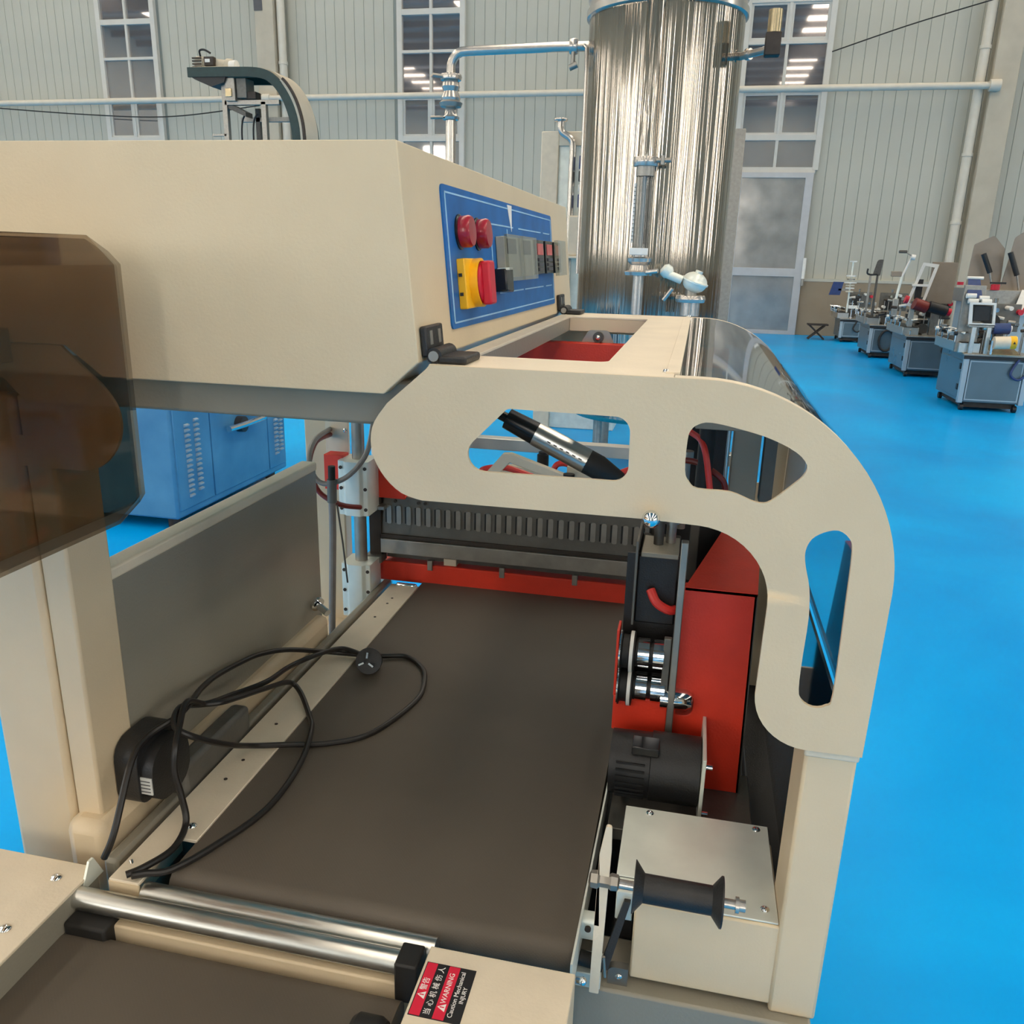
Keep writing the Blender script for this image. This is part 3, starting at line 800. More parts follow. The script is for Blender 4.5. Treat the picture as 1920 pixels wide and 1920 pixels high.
# hinges between cabinet and hood
def hinge(y):
    h = on_face('hinge', 'black', sm, rect(y, y + 0.046, 1.321, 1.345), 0.0005, 0.006, 0.0015)
    for q in (0.012, 0.034):
        on_face('hinge_slot', 'steel', h, rect(y + q - 0.003, y + q + 0.003, 1.330, 1.341), 0.0058, 0.0066)
    B().cyl((-0.203, y + 0.001, 1.3225), (-0.203, y + 0.045, 1.3225), 0.0065, n=16).build('hinge_barrel', 'black', h)
    B().cyl((-0.203, y - 0.001, 1.3225), (-0.203, y + 0.001, 1.3225), 0.0042, n=14).build('hinge_pin', 'steel', h)
    box('hinge_leaf', 'black', h, -0.200, -0.176, y, y + 0.046, 1.3165, 1.323, 0.002)
hinge(0.645)
hinge(1.315)

# hood ------------------------------------------------------------
top = 1.3165
outer = [(-0.204, top)] + [(0.0, top)] + arc(0.008, 1.1615, 0.155, 90, 0, 22) + [(0.1612, 1.019)]
outer += [(0.1612, 1.0185), (0.120, 1.0185)] + arc(0.118, 1.0640, 0.0455, 268, 182, 10) + [(0.0735, 1.142)] + arc(0.0125, 1.142, 0.061, 0, 88, 12)
outer += [(-0.028, 1.2045), (-0.211, 1.204)] + [p for p in spline([(-0.212, 1.204), (-0.229, 1.209), (-0.243, 1.221), (-0.2525, 1.237), (-0.255, 1.253), (-0.2515, 1.268), (-0.240, 1.284)], 3)[1:]] + [(-0.207, 1.313)]
hole1 = rpoly([(-0.140, 1.2855, 0.007), (-0.043, 1.2845, 0.012), (-0.042, 1.2335, 0.012), (-0.1915, 1.2325, 0.0141)])
hole2 = spline([(0.008, 1.2825), (0.018, 1.2845), (0.043, 1.280), (0.063, 1.2745), (0.081, 1.266), (0.0895, 1.257), (0.088, 1.249), (0.082, 1.242), (0.067, 1.2275), (0.060, 1.225), (0.052, 1.2265), (0.036, 1.232), (0.012, 1.2325), (0.005, 1.237), (0.001, 1.246), (0.001, 1.270), (0.003, 1.278)], 3, True)
hole3 = spline([(0.108, 1.206), (0.118, 1.2085), (0.1265, 1.203), (0.130, 1.192), (0.131, 1.15), (0.132, 1.072), (0.128, 1.061), (0.1185, 1.058), (0.109, 1.063), (0.1055, 1.073), (0.105, 1.10), (0.1055, 1.135), (0.103, 1.16), (0.098, 1.178), (0.0965, 1.190), (0.100, 1.200)], 3, True)
hood = B().prism(outer, FY, FY + 0.0035, 'y', [hole1, hole2, hole3]).build('hood_plate', 'beige', sm, 0.0008, seg=1)
hood['label'] = 'beige front plate of the hood with three cut-outs'
B().prism(outer, 1.368, 1.3715, 'y', [hole1, hole2, hole3]).build('hood_plate', 'beige', sm)
# flanges folded back along the top and round the outer curve
def fold(pts, y0, y1, th, name, mat, parent):
    P = [Vector(p) for p in pts]; q = []
    for i, p in enumerate(P):
        d = (P[min(i + 1, len(P) - 1)] - P[max(i - 1, 0)]).normalized()
        q.append(tuple(p + Vector((d.y, -d.x)) * th))
    return B().prism([tuple(p) for p in P] + q[::-1], y0, y1, 'y').build(name, mat, parent)
curve = [(-0.0125, top)] + arc(0.008, 1.1615, 0.155, 90, 0, 22) + [(0.1612, 1.0195)]
fold(curve, FY + 0.0036, FY + 0.016, 0.0025, 'hood_rim', 'cream', hood)
fold(curve, 1.355, 1.3678, 0.0025, 'hood_rim', 'cream', hood)
fold(curve, FY + 0.0162, 1.3548, 0.0025, 'hood_window', 'acrylic', sm)
ht = B().prism([(-0.206, FY + 0.0036), (-0.0130, FY + 0.0036), (-0.0130, 1.3678), (-0.206, 1.3678)], top - 0.003, top, 'z',
               [rpoly([(-0.188, 0.716, 0.004), (-0.071, 0.716, 0.010), (-0.071, 1.285, 0.010), (-0.188, 1.285, 0.004)], 4)]).build('hood_top', 'cream', sm, 0.0006, seg=1)
box('opening_lip', 'shadow_grey', ht, -0.191, -0.1885, 0.716, 1.285, 1.295, 1.3135, 0)
box('opening_lip', 'beige', ht, -0.188, -0.071, 1.2855, 1.288, 1.295, 1.3135, 0)
box('window_strip', 'cream', ht, -0.020, -0.009, 0.66, 1.35, top - 0.001, top + 0.0015, 0.0005)
for (y) in (0.666, 0.673):
    screw(ht, -0.020, y, top + 0.0005, 0.0028)
screw(ht, -0.012, 1.345, top + 0.002, 0.004)
B().cyl((-0.0215, FY, 1.208), (-0.0215, FY - 0.012, 1.208), 0.0025).build('knob_stem', 'chrome', hood)
B().sphere((-0.0215, FY - 0.012, 1.2085), 0.0072, 20).build('hood_knob', 'chrome', hood)
# mirrored hood on the other side, seen through the smoked guard
mir = [(-0.745 - x, z) for x, z in outer]
mh = [[(-0.745 - x, z) for x, z in h] for h in (hole1, hole2, hole3)]
lh = B().prism(mir, FY + 0.001, FY + 0.0045, 'y', mh).build('hood_plate', 'beige', sm)
# red bar and eye bracket under the hood opening
rb = box('hood_bar', 'red', sm, -0.32, 0.05, 1.26, 1.285, 1.252, 1.279, 0.001)
B().prism(rpoly([(-0.172, 1.275, 0.0), (-0.118, 1.275, 0.0), (-0.128, 1.297, 0.008), (-0.158, 1.297, 0.008)], 4), 1.284, 1.287, 'y').build('eye_bracket', 'steel', rb)
B().cyl((-0.143, 1.284, 1.287), (-0.143, 1.276, 1.287), 0.008).build('eye_bolt', 'darksteel', rb)
B().sphere((-0.143, 1.275, 1.287), 0.004).build('eye_bolt', 'chrome', rb)
# gas strut with a printed metal sleeve behind the first cut-out
def along(a, b, t):
    return tuple(Vector(a) + (Vector(b) - Vector(a)) * t)
A_, Z_ = (-0.168, 0.72, 1.2665), (-0.060, 0.72, 1.2165)
b = B().lathe(A_, Vector(Z_) - Vector(A_), [(-0.02, 0.0045), (0.010, 0.0045), (0.011, 0.0095), (0.040, 0.0105)], 20).build('strut_body', 'blackgloss', sm)
B().lathe(along(A_, Z_, 0.335), Vector(Z_) - Vector(A_), [(0, 0.0108), (0.052, 0.0112)], 24).build('strut_sleeve', 'alu', b)
dd = (Vector(Z_) - Vector(A_)).normalized()
for q in range(6):
    c = Vector(along(A_, Z_, 0.335)) + dd * (0.014 + 0.0062 * q) + Vector((0.0015, -0.0112, 0.0012))
    B().cyl(c - dd * 0.0016, c + dd * 0.0016, 0.0006, n=6).build('sleeve_print', 'greyprint', b)
B().lathe(along(A_, Z_, 0.77), Vector(Z_) - Vector(A_), [(0, 0.0112), (0.012, 0.0112), (0.034, 0.0065), (0.038, 0.003)], 20).build('strut_boot', 'rubber', b)
B().tube(spline([(-0.030, 0.73, 1.226), (-0.046, 0.725, 1.222), (-0.058, 0.722, 1.217)], 4), 0.0032).build('red_lead', 'redtube', b)
B().cyl((-0.168, 0.72, 1.2665), (-0.19, 0.72, 1.2765), 0.004).build('strut_rod', 'blackgloss', b)
box('strut_anchor', 'darksteel', b, -0.200, -0.186, 0.70, 0.74, 1.270, 1.3135, 0)
# black lift column, side rails and tubes seen through the second cut-out
B().cyl((0.023, 0.93, 1.14), (0.023, 0.93, 1.232), 0.0085).build('lift_column', 'rubber', sm)
box('column_head', 'shadow_grey', sm, 0.008, 0.10, 0.885, 0.93, 1.232, 1.245, 0.001)
box('slide_rail', 'shadow_grey', sm, 0.052, 0.082, 0.95, 0.97, 1.14, 1.235, 0.001)
box('slide_rail', 'gunmetal', sm, 0.086, 0.10, 0.95, 0.97, 1.14, 1.235, 0.001)
B().cyl((0.046, 0.94, 1.14), (0.046, 0.94, 1.233), 0.002).build('thin_rod', 'alu', sm)
B().tube(spline([(-0.04, 1.0, 1.225), (0.005, 0.95, 1.215), (0.02, 0.92, 1.205), (0.03, 0.915, 1.16)], 5), 0.0035).build('red_lead', 'redtube', sm)
B().tube(spline([(-0.03, 0.98, 1.175), (0.01, 0.95, 1.182), (0.03, 0.93, 1.178), (0.045, 0.93, 1.165), (0.048, 0.935, 1.145)], 5), 0.0035).build('red_lead', 'darkredtube', sm)
# linkage and profile bar seen through the first cut-out
pb = box('profile_bar', 'alu', sm, -0.62, 0.10, 1.60, 1.63, 1.027, 1.050, 0.001)
box('profile_post', 'alu', sm, -0.64, -0.61, 1.60, 1.63, 0.0, 1.05, 0.001)
box('profile_post', 'alu', sm, 0.10, 0.13, 1.60, 1.63, 0.0, 1.05, 0.001)
box('profile_beam', 'alu', sm, 0.102, 0.128, 1.42, 1.60, 0.66, 0.69, 0.001)
box('profile_beam', 'alu', sm, -0.638, -0.612, 1.42, 1.60, 0.66, 0.69, 0.001)
B().prism([(-0.255, 1.125), (-0.222, 1.165), (-0.212, 1.166), (-0.140, 1.143), (-0.143, 1.133), (-0.213, 1.154), (-0.242, 1.122)], 0.99, 1.0, 'y').build('link_arm', 'cream', sm, 0.001)
B().prism([(-0.145, 1.148), (-0.05, 1.125), (-0.05, 1.112), (-0.145, 1.132)], 1.02, 1.03, 'y').build('link_arm', 'cream', sm, 0.001)
B().prism([(-0.24, 1.135), (-0.10, 1.118), (-0.10, 1.108), (-0.24, 1.122)], 1.06, 1.07, 'y').build('link_arm', 'cream', sm, 0.001)
B().cyl((-0.137, 0.985, 1.125), (-0.137, 0.985, 1.147), 0.007).build('link_joint', 'rubber', sm)
B().cyl((-0.19, 1.10, 1.10), (-0.19, 1.10, 1.142), 0.008).cyl((-0.19, 1.10, 1.142), (-0.19, 1.10, 1.146), 0.006).build('air_fitting', 'rubber', sm)
B().tube(spline([(-0.262, 1.03, 1.118), (-0.255, 1.02, 1.135), (-0.225, 1.02, 1.140), (-0.19, 1.03, 1.128)], 5), 0.004).build('red_lead', 'redtube', sm)
B().tube(spline([(-0.17, 1.05, 1.125), (-0.162, 1.05, 1.142), (-0.145, 1.05, 1.142), (-0.138, 1.05, 1.125)], 5), 0.004).build('red_lead', 'redtube', sm)

# conveyor -----------------------------------------------------------
sec = [(0.560, 0.772)] + arc(0.6225, 0.781, 0.019, 230, 90, 8) + [(1.50, 0.800)] + arc(1.51, 0.781, 0.019, 90, -90, 8) + [(0.6225, 0.762)]
cb = B().prism(sec[1:], -0.470, -0.0605, 'x').build('conveyor_belt', 'belt', sm)
rl = B().prism([(-0.5215, 0.585), (-0.4885, 0.585), (-0.4885, 0.655), (-0.469, 0.655), (-0.469, 1.392), (-0.5225, 1.392)], 0.7985, 0.8025, 'z').build('belt_rail', 'cream', sm, 0.0006, seg=1)
box('rail_flange', 'beige', rl, -0.5225, -0.520, 0.585, 1.392, 0.745, 0.800, 0)
box('rail_end', 'beige', rl, -0.5215, -0.4885, 0.584, 0.5865, 0.776, 0.800, 0)
box('rail_roller', 'chrome', rl, -0.512, -0.472, 1.385, 1.394, 0.801, 0.807, 0.003)
screw(rl, -0.487, 0.675, 0.8028, 0.0052)
for y in (0.76, 0.80, 0.885, 1.24, 1.30, 1.325):
    B().cyl((-0.497, y, 0.800), (-0.497, y, 0.8030), 0.0022, n=12).build('rail_hole', 'iron', rl)
B().cyl((-0.516, 0.612, 0.803), (-0.500, 0.598, 0.792), 0.002).build('rail_pin', 'chrome', rl)
# belt drive motor between side panel and rail
mt = B().prism(rpoly([(0.664, 0.824, 0.014), (0.738, 0.824, 0.014), (0.738, 0.899, 0.024), (0.664, 0.899, 0.024)], 5), -0.5655, -0.538, 'x').build('drive_motor', 'black', sm, 0.002)
B().prism(rpoly([(0.668, 0.822, 0.026), (0.735, 0.822, 0.026), (0.735, 0.888, 0.026), (0.668, 0.888, 0.026)], 5), -0.539, -0.5235, 'x').build('motor_can', 'black', mt)
box('gearbox', 'gunmetal', mt, -0.549, -0.5245, 0.725, 0.87, 0.755, 0.836, 0.006)
box('gearbox', 'gunmetal', mt, -0.545, -0.47, 0.70, 0.84, 0.735, 0.790, 0.004)
box('motor_label', 'label', mt, -0.549, -0.5245, 0.6668, 0.6682, 0.840, 0.860, 0)
for k in range(4):
    box('label_print', 'greyprint', mt, -0.547, -0.5265, 0.6662, 0.6670, 0.843 + 0.0042 * k, 0.8438 + 0.0042 * k, 0)

# sealing head ---------------------------------------------------------
sb = B().prism([(-0.552, 0.893), (-0.028, 0.893), (-0.028, 0.968), (-0.545, 0.968)], 1.415, 1.455, 'y').build('seal_bar', 'gunmetal', sm, 0.003)
lv = B().prism(rpoly([(0, 0, 0.003), (0.009, 0, 0.003), (0.009, 0.036, 0.003), (0, 0.036, 0.003)], 3), 1.412, 1.4152, 'y')
lv.v = [(x + (0.001 if y < 1.413 else 0), y, z) for x, y, z in lv.v]
lo = lv.build('louver', 'steel', sb)
lo.location = (-0.538, 0, 0.915)
for k in range(1, 26):
    copy_part(lo, dx=0.0192 * k)
for k in range(26):
    if k == 0:
        dk = box('louver_slot', 'black', sb, -0.5405, -0.5375, 1.4135, 1.4165, 0.917, 0.949, 0)
    else:
        copy_part(dk, dx=0.0192 * k)
box('heat_strip', 'iron', sb, -0.552, -0.028, 1.410, 1.452, 0.886, 0.894, 0.001)
box('alu_bar', 'steel', sb, -0.548, -0.020, 1.405, 1.450, 0.858, 0.886, 0.001)
box('clamp_bar', 'darksteel', sb, -0.545, -0.02, 1.43, 1.47, 0.842, 0.858, 0)
for k, x in enumerate((-0.52, -0.475, -0.462)):
    B().cyl((x, 1.4145, 0.9595), (x, 1.412, 0.9595), 0.003).build('bar_screw', 'iron', sb)
bm_ = box('cross_beam', 'red', sm, -0.572, -0.076, 1.42, 1.46, 0.797, 0.836, 0.002)
for x in (-0.455, -0.315, -0.178):
    box('stop_pin', 'steel', bm_, x - 0.005, x + 0.005, 1.417, 1.425, 0.826, 0.846, 0.001)
box('release_strip', 'cream', bm_, -0.43, -0.405, 1.425, 1.47, 0.8365, 0.850, 0.001)
# guide rod with two bearing blocks
gr = B().cyl((-0.577, 1.38, 0.70), (-0.577, 1.38, 1.27), 0.0115, n=24).build('guide_rod', 'steel', sm)
def bearing(z0, z1):
    b = B().prism(rpoly([(-0.606, 1.352, 0.003), (-0.595, 1.352, 0.003), (-0.590, 1.346, 0.003), (-0.563, 1.346, 0.003), (-0.558, 1.352, 0.003), (-0.549, 1.352, 0.003), (-0.549, 1.408, 0.003), (-0.606, 1.408, 0.003)], 2), z0, z1, 'z').build('bearing_block', 'galv', sm, 0.0008, seg=1)
    for x in (-0.600, -0.554):
        for f in (0.12, 0.5, 0.88):
            B().cyl((x, 1.353, z0 + (z1 - z0) * f), (x, 1.3505, z0 + (z1 - z0) * f), 0.0032, n=12).build('block_screw', 'iron', b)
    return b
bearing(0.745, 0.850)
bearing(0.945, 1.045)
box('lift_bracket', 'red', sm, -0.640, -0.604, 1.37, 1.40, 0.985, 1.050, 0.001)
box('lift_bracket', 'red', sm, -0.552, -0.50, 1.41, 1.43, 0.965, 1.085, 0.001)
box('lift_plate', 'iron', sm, -0.572, -0.548, 1.41, 1.43, 0.84, 0.965, 0.001)
box('lift_foot', 'gunmetal', sm, -0.578, -0.545, 1.40, 1.43, 0.838, 0.852, 0.001)
box('bracket_tab', 'steel', sm, -0.556, -0.536, 1.395, 1.42, 0.945, 0.952, 0.001)
# tubes by the far post
B().tube(spline([(-0.650, 1.424, 1.085), (-0.636, 1.33, 1.085), (-0.620, 1.27, 1.066), (-0.611, 1.27, 1.034), (-0.590, 1.27, 1.024), (-0.553, 1.27, 1.039), (-0.523, 1.275, 1.073), (-0.515, 1.29, 1.110), (-0.52, 1.32, 1.16)], 5), 0.0045).build('air_tube', 'greytube', sm)
B().tube(spline([(-0.650, 1.424, 1.075), (-0.640, 1.34, 1.078), (-0.623, 1.275, 1.054), (-0.617, 1.275, 1.027), (-0.602, 1.275, 1.003), (-0.570, 1.28, 0.986), (-0.560, 1.34, 0.965)], 5), 0.0045).build('air_tube', 'darkredtube', sm)
B().cyl((-0.5775, 1.262, 0.995), (-0.5765, 1.262, 1.035), 0.008).build('tube_fitting', 'gunmetal', sm)
B().cyl((-0.5765, 1.262, 1.035), (-0.576, 1.262, 1.058), 0.006).build('tube_fitting', 'rubber', sm)
B().tube([(-0.5775, 1.262, 1.0), (-0.580, 1.265, 0.936), (-0.590, 1.268, 0.76), (-0.591, 1.268, 0.70)], 0.0062).build('air_tube', 'greytube', sm)
B().tube([(-0.570, 1.265, 0.99), (-0.562, 1.265, 0.92), (-0.556, 1.265, 0.85)], 0.0016).build('thin_lead', 'darksteel', sm)
box('post_plate', 'cream', sm, -0.660, -0.614, 1.424, 1.431, 1.022, 1.20, 0.001)
for z in (1.035, 1.085):
    screw(sm, -0.620, 1.423, z, 0.004, (0, -1, 0))

# right-hand side: red guard, rollers, motors ---------------------------
rg = B().prism([(0.010, 0.837), (0.0375, 0.837), (0.0375, 0.790), (0.097, 0.790), (0.0925, 1.048), (0.0128, 1.048)], 0.90, 0.915, 'y',
               [rpoly([(0.004 + 0.010, 0.885, 0.0), (0.034, 0.885, 0.012), (0.034, 0.915, 0.012), (0.014, 0.915, 0.0)], 4)]).build('belt_guard', 'red', sm, 0.0008, seg=1)
B().hexa([(0.0128, 0.90, 1.044), (0.0925, 0.90, 1.044), (0.108, 1.10, 1.052), (0.058, 1.10, 1.052)], [(0.0128, 0.90, 1.048), (0.0925, 0.90, 1.048), (0.108, 1.10, 1.056), (0.058, 1.10, 1.056)]).build('guard_top', 'red', rg)
B().hexa([(0.094, 0.90, 0.79), (0.098, 0.90, 0.79), (0.110, 1.10, 0.79), (0.106, 1.10, 0.79)], [(0.0895, 0.90, 1.047), (0.0925, 0.90, 1.047), (0.108, 1.10, 1.055), (0.104, 1.10, 1.055)]).build('guard_side', 'darksteel', rg)
box('guard_block', 'red', sm, -0.059, 0.0045, 0.895, 0.93, 0.858, 0.903, 0.001)
box('guard_cheek', 'red', sm, -0.060, -0.057, 0.90, 0.93, 0.90, 0.985, 0.0005)
box('slide_bar', 'steel', sm, 0.0045, 0.0125, 0.885, 0.897, 0.855, 1.105, 0.001)
box('slide_bar', 'gunmetal', sm, -0.005, 0.0035, 0.892, 0.90, 0.905, 0.985, 0.001)
for z, x1 in ((0.958, -0.004), (0.914, 0.000)):
    r0 = B().lathe((-0.055, 0.905, z), (1, 0, 0), [(0, 0.024), (0.002, 0.024), (0.003, 0.020), (0.010, 0.020), (0.011, 0.024), (0.017, 0.024), (0.018, 0.0165), (0.021, 0.0165)], 28).build('belt_pulley', 'rubber', sm)
    B().lathe((-0.0435, 0.905, z), (1, 0, 0), [(0, 0.0245), (0.004, 0.0245)], 28).build('pulley_rim', 'white', r0)
    B().lathe((-0.0535, 0.905, z), (1, 0, 0), [(-0.002, 0.0245), (-0.0005, 0.0245)], 28).build('pulley_rim', 'chrome', r0)
    B().cyl((-0.034, 0.905, z), (-0.021, 0.905, z), 0.0175, n=28).build('roller', 'chrome', r0)
    B().cyl((-0.021, 0.905, z), (-0.016, 0.905, z), 0.013, n=28).build('roller_groove', 'black', r0)
    B().cyl((-0.016, 0.905, z), (x1, 0.905, z), 0.0175, n=28).build('roller', 'chrome', r0)
B().lathe((-0.004, 0.898, 0.9075), (1, 0, 0), [(0, 0.013), (0.016, 0.013), (0.030, 0.0125), (0.036, 0.009), (0.037, 0.004)], 24).build('shaft_end', 'chrome', sm)
box('drive_block', 'black', sm, -0.043, 0.004, 0.93, 1.02, 0.985, 1.070, 0.002)
box('block_lid', 'shadow_grey', sm, -0.040, 0.003, 0.925, 0.99, 1.070, 1.076, 0.001)
box('block_plate', 'gunmetal', sm, -0.046, -0.043, 0.92, 1.02, 0.985, 1.09, 0.0005)
B().tube(spline([(-0.026, 0.926, 1.030), (-0.018, 0.918, 1.018), (-0.004, 0.918, 1.010), (0.004, 0.925, 1.008)], 5), 0.0055).build('red_lead', 'redtube', sm)
for k, (x, y, h) in enumerate(((-0.022, 0.96, 1.105), (-0.008, 0.97, 1.10), (-0.03, 1.02, 1.14), (0.002, 1.05, 1.16))):
    B().cyl((x, y, 1.07), (x, y, h), 0.006).cyl((x, y, h), (x, y, h + 0.012), 0.009).build('lift_screw', 'steel' if k % 2 else 'darksteel', sm)
box('lift_post', 'gunmetal', sm, 0.016, 0.028, 1.10, 1.12, 0.98, 1.20, 0.001)
box('rear_dark_fill', 'black', sm, -0.04, 0.058, 1.13, 1.135, 0.84, 1.20, 0)  # added black sheet, keeps the gap behind the drive block dark
box('guard_dark_fill', 'black', sm, -0.056, 0.012, 0.936, 0.940, 0.79, 1.07, 0)  # black sheet added to darken the space behind the guard block
box('lift_post', 'steel', sm, -0.012, -0.004, 1.06, 1.075, 1.02, 1.20, 0.001)
# film drive motor
fm = B().lathe((-0.054, 0.850, 0.845), (1, 0, 0), [(0, 0.03), (0, 0.036), (0.045, 0.037), (0.046, 0.039), (0.100, 0.039)], 36).build('film_motor', 'black', sm)
for k in range(8):
    a = R(150 + 12 * k)
    box('cooling_fin', 'black', fm, -0.046, -0.014, 0.850 + 0.0375 * math.cos(a) - 0.001, 0.850 + 0.0375 * math.cos(a) + 0.001, 0.845 + 0.0375 * math.sin(a) - 0.0012, 0.845 + 0.0375 * math.sin(a) + 0.0012, 0)
box('motor_cover', 'blackgloss', fm, -0.030, 0.0, 0.820, 0.845, 0.874, 0.884, 0.001)
box('motor_plate', 'galv', fm, 0.047, 0.051, 0.806, 0.90, 0.800, 0.888, 0.0006)
for z in (0.875, 0.815):
    B().cyl((0.051, 0.815, z), (0.058, 0.815, z), 0.003).build('plate_bolt', 'chrome', fm)
box('motor_tray', 'gunmetal', sm, -0.05, 0.11, 0.80, 0.94, 0.775, 0.79, 0.001)
box('tray_stand', 'black', sm, -0.04, 0.10, 0.82, 0.93, 0.70, 0.776, 0)
# belt edge guide with tabs
gd = B().hexa([(-0.0605, 0.586, 0.765), (-0.0585, 0.586, 0.765), (-0.0545, 0.93, 0.765), (-0.0565, 0.93, 0.765)], [(-0.0605, 0.586, 0.8055), (-0.0585, 0.586, 0.8055), (-0.0545, 0.93, 0.8035), (-0.0565, 0.93, 0.8035)]).build('edge_guide', 'galv', sm)
B().prism(rpoly([(0.648, 0.775, 0.002), (0.664, 0.775, 0.002), (0.664, 0.798, 0.004), (0.648, 0.798, 0.004)], 3), -0.058, -0.046, 'x').build('guide_tab', 'galv', gd, 0.001)
B().cyl((-0.052, 0.6475, 0.790), (-0.052, 0.645, 0.790), 0.003).build('tab_hole', 'iron', gd)
B().prism(rpoly([(0.875, 0.79, 0.002), (0.915, 0.79, 0.002), (0.915, 0.818, 0.008), (0.875, 0.812, 0.008)], 3), -0.057, -0.052, 'x').build('guide_tab', 'galv', gd, 0.0008)
B().cyl((-0.0585, 0.60, 0.775), (-0.050, 0.60, 0.775), 0.003).sphere((-0.050, 0.60, 0.775), 0.004, 12).build('guide_screw', 'chrome', gd)
B().cyl((-0.058, 0.640, 0.762), (-0.035, 0.640, 0.758), 0.007).build('pivot_shaft', 'rubber', gd)
box('guide_base', 'galv', sm, -0.060, -0.036, 0.632, 0.66, 0.735, 0.752, 0.001)
# front right column, pocket box with zinc lid
box('corner_post', 'beige', sm, 0.1185, 0.160, FY + 0.006, 0.70, 0.737, 1.012, 0.003)
box('post_cap', 'cream', sm, 0.1175, 0.161, FY + 0.004, 0.70, 1.010, 1.0188, 0.002)
box('corner_post', 'beige', sm, 0.1185, 0.160, 1.31, 1.372, 0.70, 1.0188, 0.003)
box('side_sheet', 'darkacrylic', sm, 0.153, 0.156, 0.70, 1.31, 0.72, 1.0195, 0)
box('side_sill', 'black', sm, 0.1185, 0.157, 0.70, 1.31, 0.70, 0.725, 0.002)
fb = box('front_box', 'beige', sm, -0.010, 0.120, FY + 0.008, 0.76, 0.744, 0.8315, 0.002)
lid = B().prism([(-0.010, FY + 0.010), (0.118, FY + 0.010), (0.118, 0.784), (-0.030, 0.784), (-0.030, 0.675), (-0.010, 0.675)], 0.8318, 0.8338, 'z').build('zinc_lid', 'galv', sm, 0.0005, seg=1)
for (x, y) in ((-0.004, 0.776), (0.106, 0.776), (0.107, 0.662)):
    screw(lid, x, y, 0.8340, 0.0042)
box('lid_bracket', 'galv', sm, -0.028, -0.012, 0.655, 0.675, 0.80, 0.832, 0.001)
box('inner_wall', 'black', sm, -0.030, -0.012, 0.70, 0.784, 0.70, 0.831, 0)
B().prism(rpoly([(-0.030, 0.737, 0.0), (-0.011, 0.737, 0.0), (-0.011, 0.757, 0.0), (-0.030, 0.757, 0.006)], 3), 0.640, 0.648, 'y').build('foot_lug', 'gunmetal', sm)
screw(sm, -0.0195, 0.640, 0.747, 0.0035, (0, -1, 0))
# lever arm carrying the film spool
la = B().prism(rpoly([(-0.0455, 0.740, 0.001), (-0.0365, 0.740, 0.001), (-0.0335, 0.90, 0.001), (-0.0345, 0.925, 0.002), (-0.0395, 0.926, 0.002), (-0.0440, 0.895, 0.001)], 2), 0.6225, 0.6265, 'y').build('lever_arm', 'cream', sm, 0.0006, seg=1)
B().cyl((-0.041, 0.63, 0.742), (-0.041, 0.66, 0.742), 0.004).build('lever_pivot', 'darksteel', la)
B().lathe((-0.052, 0.624, 0.8675), (1, 0, 0), [(0, 0.004), (0.002, 0.0075), (0.008, 0.008), (0.010, 0.006), (0.018, 0.006), (0.020, 0.0075), (0.026, 0.007), (0.028, 0.003)], 6).build('lever_nut', 'steel', la)
B().cyl((-0.030, 0.624, 0.867), (0.083, 0.624, 0.8655), 0.0042, n=16).build('spool_axle', 'pipe_steel', la)
B().lathe((0.076, 0.624, 0.8656), (1, 0, 0), [(0, 0.007), (0.003, 0.007), (0.0035, 0.0052), (0.0085, 0.0052)], 18).build('axle_clip', 'pipe_steel', la)
B().lathe((-0.012, 0.624, 0.8668), (1, 0, -0.012), [(0, 0.0225), (0.0008, 0.0225), (0.009, 0.0125), (0.068, 0.0125), (0.0755, 0.0215), (0.077, 0.0215)], 40).build('film_spool', 'black', la)
B().hexa([(-0.038, 0.632, 0.76), (-0.030, 0.632, 0.76), (-0.014, 0.65, 0.825), (-0.020, 0.65, 0.825)], [(-0.038, 0.637, 0.76), (-0.030, 0.637, 0.76), (-0.014, 0.655, 0.825), (-0.020, 0.655, 0.825)]).build('lever_link', 'black', la)
B().cyl((-0.032, 0.632, 0.752), (-0.0345, 0.632, 0.775), 0.0015).build('spring_pin', 'steel', la)

# ------------------------------------------------------------------ infeed conveyor in front
ic = thing('infeed_conveyor', 'low front infeed conveyor with silver rollers, dark belt and warning sticker', 'conveyor', (-0.36, 0.40, 0))
box('side_plate', 'cream', ic, -0.68, -0.545, 0.10, 0.598, 0.797, 0.8005, 0.0008)
box('side_flange', 'shadow_grey', ic, -0.548, -0.545, 0.10, 0.598, 0.755, 0.7985, 0.0005)
B().prism([(0.574, 0.79), (0.605, 0.79), (0.594, 0.815), (0.588, 0.815)], -0.5465, -0.5440, 'x').build('flange_tip', 'galv', ic)
for (x, y) in ((-0.573, 0.575), (-0.571, 0.508), (-0.571, 0.44)):
    screw(ic, x, y, 0.8008, 0.0055)
box('side_beam', 'beige', ic, -0.675, -0.552, 0.10, 0.595, 0.66, 0.797, 0.003)
box('warning_plate', 'cream', ic, -0.184, -0.054, 0.10, 0.572, 0.8065, 0.8105, 0.001)
box('plate_side', 'beige', ic, -0.0575, -0.054, 0.10, 0.572, 0.66, 0.807, 0.0008)
box('plate_side', 'beige', ic, -0.184, -0.1805, 0.10, 0.548, 0.70, 0.807, 0.0008)
for y in (0.545, 0.53):
    B().cyl((-0.054, y, 0.775 - (0.545 - y)), (-0.049, y, 0.775 - (0.545 - y)), 0.0025).build('side_screw', 'steel', ic)
B().prism([(0.10, 0.742)] + [(0.12, 0.735), (0.53, 0.735)] + arc(0.541, 0.751, 0.0165, -90, 90, 8) + [(0.10, 0.7675)], -0.545, -0.205, 'x').build('infeed_belt', 'belt', ic)
box('end_cover', 'beige', ic, -0.512, -0.200, 0.559, 0.600, 0.70, 0.7735, 0.002)
